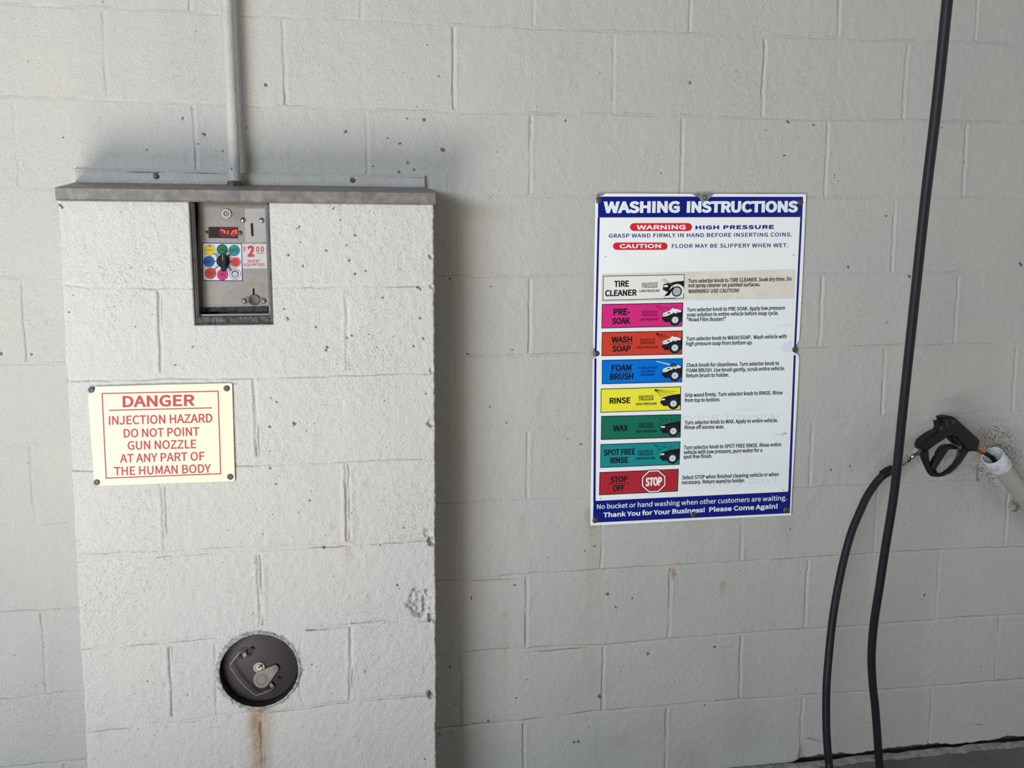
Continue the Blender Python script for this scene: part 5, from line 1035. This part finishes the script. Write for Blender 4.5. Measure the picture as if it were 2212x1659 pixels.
def car(Bx, mb, kind, dk):
    q = lambda u, v_: uv(Bx, u, v_)
    lw = .9; ya, yb_, yc_, yd_ = y2 - .0001, y2 - .0002, y2 - .0003, y2 - .0004
    f = lambda P, yy, m: mb.flat([q(*p) for p in P], yy, m)
    body = [(.745, .66), (.742, .63), (.752, .60), (.752, .50), (.762, .46), (.80, .42), (.86, .36), (.92, .33), (.993, .31), (.993, .80), (.965, .80), (.955, .72), (.88, .72), (.86, .80), (.78, .80), (.772, .745), (.75, .70)]
    if kind == 'tire':
        body = [(.732, .60), (.74, .575), (.742, .42), (.752, .38), (.80, .36), (.84, .34), (.88, .30), (.995, .27), (.995, .73), (.96, .72), (.95, .60), (.88, .62), (.86, .70), (.775, .70), (.77, .655), (.745, .63)]
    f(body, ya, S_BLACK)
    hl = [(.755, .495), (.80, .49), (.805, .555), (.756, .56)] if kind != 'tire' else [(.748, .44), (.795, .43), (.80, .505), (.752, .51)]
    f(hl, yb_, S_WHITE)
    wc = (.908, .715) if kind != 'tire' else (.912, .70)
    def circ(r, rv, yy, m, n=22): mb.flat([q(wc[0] + r * math.cos(2 * math.pi * i / n), wc[1] - rv * math.sin(2 * math.pi * i / n)) for i in range(n)], yy, m)
    if kind == 'tire':
        sud = []
        for i in range(22):
            a = math.radians(-20 + i * 225 / 21); rr = .088 * (1 + .10 * (i % 2)); sud.append((wc[0] + rr * math.cos(a), wc[1] - rr * 3.3 * math.sin(a)))
        sud += [(.775, .96), (.755, .93), (.76, .87), (.80, .86), (.83, .80)]
        f(sud, yb_, S_CREAM)
        circ(.064, .215, yc_ + .00005, S_BLACK); circ(.050, .165, yc_, S_GREY)
        for a, b in (((.765, .97), (.90, .96)), ((.755, .94), (.765, .97)), ((.755, .94), (.762, .87)), ((.762, .87), (.82, .86)), ((.82, .86), (.82, .80))): mb.line(q(*a), q(*b), .8, yd_, S_GREYD)
        f([(.735, .225), (.745, .185), (.80, .27), (.785, .32)], yd_, S_CREAM)
        for a, b in (((.735, .225), (.785, .34)), ((.745, .185), (.80, .28)), ((.735, .225), (.745, .185))): mb.line(q(*a), q(*b), .8, yd_ - .0001, S_GREYD)
        f([(.80, .31), (.855, .42), (.845, .45), (.79, .35)], yd_, S_GREYD)
    else:
        circ(.073, .245, yb_, S_GREYD); circ(.069, .23, yc_, S_BLACK); circ(.044, .148, yd_, S_GREY); circ(.030, .10, yd_ - .0001, S_WHITE); circ(.016, .055, yd_ - .0002, S_GREY)
        mb.line(q(.755, .64), q(.83, .63), .6, yb_, S_GREYD)
    if kind in ('soak', 'wash', 'foam'):
        foam = [(.752, .48), (.755, .44), (.79, .38), (.82, .35), (.845, .31), (.872, .22), (.90, .26), (.935, .27), (.96, .31), (.985, .345), (.97, .40), (.93, .41), (.915, .45), (.885, .42), (.86, .47), (.835, .49), (.815, .55), (.80, .48), (.775, .47)]
        f(foam, yc_, S_WHITE)
        r_ = random.Random(5)
        for i in range(11):
            u0 = r_.uniform(.80, .95); v0 = .41 - (u0 - .78) * .35 + r_.uniform(-.03, .06)
            mb.line(q(u0, v0), q(u0 + .012, v0 + .03), .7, yd_, S_GREYD)
        f([(.805, .42), (.835, .385), (.85, .40), (.83, .45), (.815, .44)], yd_, S_BLACK)
    if kind in ('soak', 'spot'):
        mb.line(q(.672, .115), q(.845 if kind == 'soak' else .885, .255 if kind == 'soak' else .30), lw, yb_, dk); mb.line(q(.672, .115), q(.762, .36), lw, yb_, dk); mb.line(q(.672, .10), q(.672, .14), lw, yb_, dk)
    if kind in ('wash', 'rinse'):
        for b in ((.80, .16), (.86, .30), (.81, .30), (.765, .32), (.74, .36)) if kind == 'wash' else ((.945, .22), (.91, .30), (.84, .34), (.79, .39), (.757, .41)): mb.line(q(.672, .10), q(*b), lw * .9, yb_, dk)
        f([(.665, .10), (.69, .07), (.70, .15), (.685, .18)], yb_, dk)
    if kind in ('soak', 'wash'):
        for b in ((.855, .19), (.885, .15), (.915, .19), (.93, .13)): mb.line(q(b[0] - .004, b[1] + .02), q(b[0] + .005, b[1] - .02), 1.0, yb_, dk)
    if kind == 'foam':
        f([(.835, .35), (.855, .22), (.90, .215), (.925, .25), (.93, .33), (.88, .36)], yd_, S_BLACK)
        for i in range(6): mb.line(q(.845 + i * .014, .36), q(.855 + i * .012, .26), .5, yd_ - .0001, S_GREY)
        f([(.67, .11), (.675, .09), (.845, .23), (.838, .265)], yb_, S_WHITE)
    if kind == 'wax':
        for a, b in (((.715, .34), (.755, .42)), ((.735, .13), (.785, .33)), ((.81, .16), (.83, .30)), ((.87, .10), (.88, .28)), ((.93, .17), (.92, .27)), ((.965, .10), (.955, .28))): mb.line(q(*a), q(*b), lw, yb_, dk)
    if kind == 'spot':
        r_ = random.Random(9)
        for i in range(20):
            u0, v0 = (r_.uniform(.79, .97), r_.uniform(.10, .27)) if i < 13 else (r_.uniform(.69, .76), r_.uniform(.28, .46))
            mb.line(q(u0, v0), q(u0 + .01, v0 + .015), .9, yb_, dk)
KINDS = ['tire', 'soak', 'wash', 'foam', 'rinse', 'wax', 'spot', 'stop']
for R_, kd in zip(ROWS, KINDS):
    Bx = R_['box']
    mb = MB(); ys_ = SY - .0002
    mb.slab(R_['st'][::-1], ys_ - .0003, .0003, R_['strip'])
    if kd == 'wax':
        text(mb, 'rying Towels!', c7(925, 168), c7(1860, 148), 11, ys_ - .0004, S_GHOST, .04, UPS(1580), .2)
        mb.flat([c7(1770, 315), c7(1860, 300), c7(1905, 290), c7(1945, 288), c7(1935, 305), c7(1900, 322)], ys_ - .00045, S_GHOST); mb.flat([c7(1898, 300), c7(1942, 290), c7(1930, 306), c7(1905, 312)], ys_ - .0005, S_GREY)
    if kd == 'stop': text(mb, 'Every Day!', c7(1180, 810), c7(1830, 780), 12, ys_ - .0004, S_GHOST, .04, UPS(1600), .2)
    if kd == 'wash': mb.flat([c6(1880, 530), c6(1910, 460), c6(1988, 430), c6(1985, 552)], ys_ - .0004, S_GHOST)
    if kd == 'soak': mb.flat([c6(1800, 290), c6(1930, 278), c6(1992, 272), c6(1990, 292)], ys_ - .0004, S_GHOST)
    if kd == 'rinse': mb.flat([c6(1420, 1112), c6(1520, 1100), c6(1660, 1100), c6(1600, 1112)], ys_ - .0004, S_GHOST)
    st = tag(mb.build('instruction_strip', sign), R_['nm'] + ' of printed instructions')
    mb = MB(); mb.flat([uv(Bx, a, b) for a, b in ((0, 1), (1, 1), (1, 0), (0, 0))], y2 - .0004, S_BLACK if kd != 'tire' else S_GREYD)
    mb.flat([uv(Bx, a, b) for a, b in ((.0085, .970), (.9915, .970), (.9915, .030), (.0085, .030))], y2 - .0005, R_['cm'])
    tag(mb.build('program_panel', st), R_['nm'].replace(' row', ' panel'))
    yt = y2 - .0007; mb = MB(); bh = np.linalg.norm(uv(Bx, 0, 1) - uv(Bx, 0, 0)); sl = UPS(1380)
    for (t_, u0, u1, vb, vh, bd) in R_['left']: text(mb, t_, uv(Bx, u0, vb), uv(Bx, u1, vb), vh * bh, yt, S_BLACK, bd, sl)
    if 'bar' in R_: a = R_['bar']; mb.line(uv(Bx, a[0], a[2]), uv(Bx, a[1], a[2]), 1.2, yt, S_BLACK)
    mb.build('program_name', st); mb = MB()
    for (t_, u0, u1, vb) in R_['mid']: text(mb, t_, uv(Bx, u0, vb), uv(Bx, u1, vb), .10 * bh, yt, R_['dk'] if kd in ('soak', 'wash', 'foam') else (S_BLACK if kd != 'tire' else S_GREYD), .045, sl)
    if R_['mid']: mb.build('trigger_note', st)
    mb = MB()
    for (t_, a, b) in R_['txt']: text(mb, t_, a, b, 8.3, ys_ - .0006, S_BLACK, .036, UPS(1590))
    mb.build('instruction_text', st)
    mb = MB(); save = y2; y2 = y2 - .0006
    if kd == 'stop':
        o_ = lambda k: [(np.array(c7(641, 766)) + np.array((math.cos(math.radians(22.5 + 45 * i)) * 27.6 * k, -math.sin(math.radians(22.5 + 45 * i)) * 25.4 * k + (-.045) * math.cos(math.radians(22.5 + 45 * i)) * 27 * k))) for i in range(8)]
        mb.flat(o_(1.07), y2, S_BLACK); mb.flat(o_(1.0), y2 - .0001, S_WHITE); mb.flat(o_(.90), y2 - .0002, S_STOP)
        text(mb, 'STOP', c7(560, 815), c7(722, 806), 18.5, y2 - .0003, S_WHITE, .06, UPS(1410))
    else: car(Bx, mb, kd, R_['dk'])
    y2 = save
    mb.build('pictogram', st)
for (px, py) in ((1293.5, 432), (1522, 427), (1729, 437), (1289.5, 763.5), (1716.5, 755), (1285.6, 1124), (1497.5, 1111.5), (1698.5, 1102)):
    bolt(sign, px, py, SY - .0004 if (px, py) not in ((1522, 427), (1289.5, 763.5), (1716.5, 755)) else SY + .001, 6.2, h=.0035)
RUSTM = mat('chipped_rusty_enamel', (0.24, 0.235, 0.225, 1), .7, 0, .35, 150, 0, 0, (0.10, 0.07, 0.05, 1), .8, 90)
for P in ([(1498, 419.5), (1508, 418), (1545, 418.5), (1536, 424), (1527, 434), (1516, 441), (1511, 436), (1515, 430)], [(1287, 429), (1288, 420), (1300, 418.5), (1305, 421), (1296, 424), (1299, 431), (1296, 438), (1288, 440)], [(1281, 755), (1284, 749), (1294, 752), (1297, 760), (1294, 772), (1284, 774), (1281, 768)], [(1712, 752), (1718, 748), (1723, 752), (1722, 763), (1714, 764)]):
    mb = MB(); Q = []
    for i, p in enumerate(P):
        nx = P[(i + 1) % len(P)]; Q += [p, ((p[0] + nx[0]) / 2 + random.uniform(-1.2, 1.2), (p[1] + nx[1]) / 2 + random.uniform(-1.2, 1.2))]
    mb.flat(Q, SY + .0008 if P[0][0] in (1281, 1712) else SY - .00035, RUSTM); tag(mb.build('enamel_chip', sign), 'chipped rusty patch beside a fixing')

# ------------------------------------------------------------------ pressure hose
def smooth(P, k=6):
    P = [np.array(p, float) for p in P]; out = []
    for i in range(len(P) - 1):
        p0, p1, p2, p3 = P[max(i - 1, 0)], P[i], P[i + 1], P[min(i + 2, len(P) - 1)]
        for j in range(k):
            t = j / k; out.append(0.5 * ((2 * p1) + (-p0 + p2) * t + (2 * p0 - 5 * p1 + 4 * p2 - p3) * t * t + (-p0 + 3 * p1 - 3 * p2 + p3) * t ** 3))
    out.append(P[-1]); return out
GY = -0.10
hr = 0.0104
top = atd(2046.5, 0, 1.73); nxt = atd(2024, 220, 1.80)
dirn = (top - nxt) / np.linalg.norm(top - nxt)
ptop = top + dirn * ((2.82 - top[2]) / dirn[2])
s1 = [ptop, (ptop + top) / 2, top, nxt, atd(1999, 430, 1.87), atd(1975.5, 650, 1.96), atd(1951, 880, 2.06), atd(1932, 1060, 2.15), atd(1913, 1180, 2.21), atd(1899.5, 1270, 2.25), atd(1888, 1345, 2.29), atd(1882.8, 1410, 2.32), atd(1884.5, 1470, 2.345), atd(1891.5, 1540, 2.37), atd(1900.3, 1655, 2.40)]
e = s1[-1]; d1 = atd(1791, 1655, 2.36)
loop = [e + np.array([.010, -.010, -.055]), np.array([e[0] + .03, e[1] - .05, .016]), np.array([e[0] + .04, e[1] - .16, .0105]), np.array([e[0] - .02, e[1] - .30, .0105]), np.array([(e[0] + d1[0]) / 2, e[1] - .36, .0105]), np.array([d1[0] - .03, e[1] - .28, .0105]), np.array([d1[0] - .035, d1[1] - .12, .0115]), np.array([d1[0] - .01, d1[1] - .03, .045])]
cpl = at(1914.5, 1020.5, GY)
s2 = [d1, atd(1788.5, 1629, 2.357), atd(1785.2, 1573, 2.355), atd(1784.7, 1517, 2.355), atd(1786, 1470, 2.355), atd(1789.6, 1424, 2.36), atd(1794, 1378, 2.365), atd(1799.5, 1331, 2.37), atd(1807, 1285, 2.375), atd(1816, 1239, 2.38), atd(1827, 1192, 2.385), atd(1840.5, 1146, 2.39), atd(1858.5, 1103, 2.395), atd(1873, 1072, 2.40), atd(1894, 1041, 2.405), cpl]
hose = thing('pressure_hose', (e[0], e[1], 0.0), 'long black rubber pressure hose hanging from above and looping up to the gun', 'hose')
mb = MB(); mb.tube(smooth(s1 + loop + s2, 7), hr, RUBBER, 18); mb.build('hose_line', hose)
cdir = at(1986, 972, GY) - cpl; cdir /= np.linalg.norm(cdir)
mb = MB(); mb.lathe(cpl - cdir * .014, cdir, [(hr, 0), (hr + .0022, .001), (hr + .0026, .020), (hr + .0012, .026), (hr - .0005, .034), (.0085, .036)], BLACK, 20); tag(mb.build('hose_ferrule', hose), 'dark crimped end sleeve')
mb = MB()
L_ = np.linalg.norm(at(1986, 972, GY) - cpl); a0 = L_ - .066
mb.lathe(cpl, cdir, [(.0065, a0 - .045), (.0072, a0 - .012), (.0085, a0 - .006), (.0090, a0 - .002), (.0078, a0)], CHROME, 20)
mb.lathe(cpl, cdir, [(.0078, a0), (.0112, a0 + .001), (.0112, a0 + .026), (.0098, a0 + .028)], CHROME, 6)
mb.lathe(cpl, cdir, [(.0098, a0 + .028), (.0106, a0 + .030), (.0106, a0 + .032), (.0100, a0 + .034), (.0100, a0 + .050), (.0113, a0 + .052), (.0113, a0 + .060), (.0095, a0 + .062), (.007, a0 + .064)], CHROME, 24)
tag(mb.build('swivel_coupling', hose), 'chrome hexagonal swivel coupling')

# ------------------------------------------------------------------ spray gun
def g8(x, yv): return (1880 + x / 6.636, 880 + yv / 6.636)
gun = thing('spray_gun', tuple(at(2030, 1030, GY)), 'black trigger spray gun with its lance in the white holder', 'spray gun')
def G(P, y0, th, mb, m=BLACK, bev=.004): mb.slab([g8(*p) for p in P], y0, th, m, bev)
mb = MB()
G([(1040, 150), (1085, 138), (1130, 130), (1180, 132), (1225, 150), (1275, 190), (1330, 240), (1400, 305), (1480, 375), (1560, 450), (1588, 478), (1584, 520), (1560, 590), (1540, 636), (1470, 632), (1405, 640), (1370, 605), (1330, 545), (1265, 480), (1215, 440), (1160, 425), (1115, 435), (1060, 470), (960, 535), (890, 585), (860, 612), (842, 655), (800, 650), (740, 600), (735, 545), (760, 492), (800, 455), (870, 402), (940, 362), (1000, 335), (1018, 300), (1015, 250), (1005, 205), (1050, 215), (1062, 180)], GY - .016, .032, mb, BLACK, .0055)
mb.build('body', gun)
mb = MB()
outer = [(700, 640), (735, 735), (775, 830), (820, 925), (850, 965), (880, 990), (935, 997), (1000, 998), (1060, 985), (1150, 945), (1230, 880), (1295, 805), (1345, 735), (1380, 680), (1412, 628)]
inner = [(838, 640), (842, 700), (850, 770), (872, 835), (900, 890), (935, 935), (975, 950), (1010, 945), (1060, 920), (1120, 875), (1185, 805), (1232, 730), (1252, 670), (1256, 625), (1262, 560)]
for y0, y1 in ((GY - .012, GY + .012),):
    Vo, Vi, Vo2, Vi2 = [ats([g8(*p) for p in P], yy) for P, yy in ((outer, y0), (inner, y0), (outer, y1), (inner, y1))]
    cm_ = (Vo + Vi) / 2 ; Vof = Vo * .8 + Vi * .2; Vif = Vo * .2 + Vi * .8
    Vof[:, 1] = y0 - .001; Vif[:, 1] = y0 - .001; Vo[:, 1] += .004; Vi[:, 1] += .004
    n_ = len(outer); V = list(Vof) + list(Vif) + list(Vo) + list(Vi) + list(Vo2) + list(Vi2); Fs = []
    for i in range(n_ - 1):
        for a_, b_ in ((1, 0), (0, 2), (3, 1), (2, 4), (5, 3), (4, 5)):
            Fs.append((a_ * n_ + i, a_ * n_ + i + 1, b_ * n_ + i + 1, b_ * n_ + i))
    mb.add(V, Fs, BLACK, True)
mb.build('trigger_guard', gun)
mb = MB()
G([(1215, 540), (1250, 560), (1300, 590), (1290, 615), (1235, 605), (1180, 603), (1135, 610), (1105, 650), (1060, 720), (1005, 800), (965, 865), (955, 905), (985, 950), (940, 950), (905, 905), (885, 860), (915, 800), (945, 735), (975, 700), (985, 660), (1030, 590), (1075, 555), (1140, 543)], GY - .009, .018, mb, BLACK, .003)
mb.build('trigger', gun)
mb = MB()
mb.lathe(at(*g8(1275, 575), GY - .013), (0, -1, 0), [(.006, 0), (.006, .003), (.0045, .0042), (0, .0042)], BOLT, 16); tag(mb.build('pivot_pin', gun), 'steel trigger pivot pin')
mb = MB()
G([(1150, 425), (1180, 415), (1230, 425), (1290, 480), (1330, 545), (1300, 560), (1260, 545), (1215, 500)], GY - .014, .028, mb, BLACK, .003); mb.build('trigger_bridge', gun)
mb = MB()
for a_, b_ in (((1095, 185), (1100, 270)), ((1172, 180), (1185, 240)), ((1195, 175), (1208, 235))): mb.line(g8(*a_), g8(*b_), 2.2, GY - .0165, STEEL_DARK)
tag(mb.build('cooling_rib', gun), 'grey molded ribs')
mb = MB(); gd = at(1992, 968, GY); mb.lathe(gd - cdir * .012, cdir, [(.0066, 0), (.0098, .001), (.0098, .010), (.0082, .012), (.0082, .022)], BRASS, 6); tag(mb.build('inlet_nut', gun), 'brass inlet nut')
mb = MB(); pcol = at(*g8(712, 530), GY); mb.lathe(pcol + np.array([-.001, .010, 0]), (0, -1, 0), [(.0095, 0), (.0108, .004), (.0108, .027), (.0088, .031), (0, .032)], BLACK, 22); mb.build('end_collar', gun)
mouth = at(2143.5, 984, -0.09); far = at(2199.5, 1057.5, -0.055); ax = far - mouth; ax /= np.linalg.norm(ax)
bo = at(*g8(1535, 585), GY); bd_ = (mouth + ax * .02) - bo; bl = np.linalg.norm(bd_); bd_ /= bl
mb = MB()
mb.lathe(bo, bd_, [(.0075, -.008), (.0105, -.002), (.0105, .008), (.0078, .010), (.0078, .013)], BRASS, 6, .3)
mb.lathe(bo, bd_, [(.0078, .013), (.0095, .014), (.0095, .024), (.007, .026), (.006, .030)], BRASS, 6, .3)
tag(mb.build('outlet_fitting', gun), 'tarnished brass outlet fitting')
mb = MB(); mb.tube([bo + bd_ * .028, bo + bd_ * bl * .8, mouth + ax * .024 + np.array([.004, 0, -.012]), mouth + ax * .042 + np.array([.004, 0, -.012])], .0062, BLACK, 12); tag(mb.build('lance', gun), 'dark lance tube running into the holder')

# ------------------------------------------------------------------ gun holder
PVC = mat('scuffed_white_pvc', (0.70, 0.70, 0.78, 1), 0.42, 0, 0.05, 30, 0.0004, 150, (0.36, 0.36, 0.35, 1), .75, 55)
PVCP = mat('painted_pvc_pipe', (0.42, 0.41, 0.375, 1), 0.6, 0, 0.08, 20, 0.001, 150, (0.33, 0.31, 0.26, 1), .5, 14)
holder = thing('gun_holder', tuple(mouth + ax * .12), 'white plastic socket on a slanting grey pipe holding the spray gun', 'holder')
mb = MB(); mb.lathe(mouth, ax, [(.0268, .0), (.0292, 0.0), (.0298, .0015), (.0300, .054), (.0290, .0565), (.0262, .0575)], PVC, 40)
mb.lathe(mouth, ax, [(.0268, .0), (.0266, .006), (.0250, .050), (.002, .052)], PVC, 40); tag(mb.build('socket', holder), 'white scuffed plastic socket')
mb = MB(); mb.lathe(mouth, ax, [(.0296, .0490), (.0306, .0505), (.0304, .0570), (.0285, .0595), (.0250, .0600)], PVCP, 40); tag(mb.build('paint_ring', holder), 'grey overpaint at the end of the socket')
mb = MB(); mb.tube([mouth + ax * .050, mouth + ax * .2, mouth + ax * .42], .0243, PVCP, 32); mb.build('pipe', holder)
LUMP = mat('crusted_strap', (0.36, 0.35, 0.31, 1), .75, 0, .25, 90, .003, 200, (0.06, 0.055, 0.05, 1), .85, 70)
cb = at(2193, 1094, -.006); mb = MB()
mb.lathe(cb + np.array([0, .010, 0]), (0, -1, 0), [(.020, 0), (.019, .006), (.013, .011), (.010, .012), (.0085, .020), (.006, .022), (.004, .016), (0, .016)], LUMP, 12)
pa = mouth + ax * .135
mb.tube([cb + np.array([.002, -.006, .004]), at(2203, 1086, -.022), at(2212, 1091, -.045), at(2226, 1094, -.07), at(2250, 1092, -.07)], [.0055, .0065, .0055, .005, .004], LUMP, 8)
mb.tube([at(2189, 1076, -.012), at(2197, 1082, -.03), at(2206, 1087, -.05), at(2222, 1090, -.075)], [.003, .0045, .004, .003], LUMP, 8)
tag(mb.build('pipe_strap', holder), 'crusted strap and screw fixing the pipe to the wall')
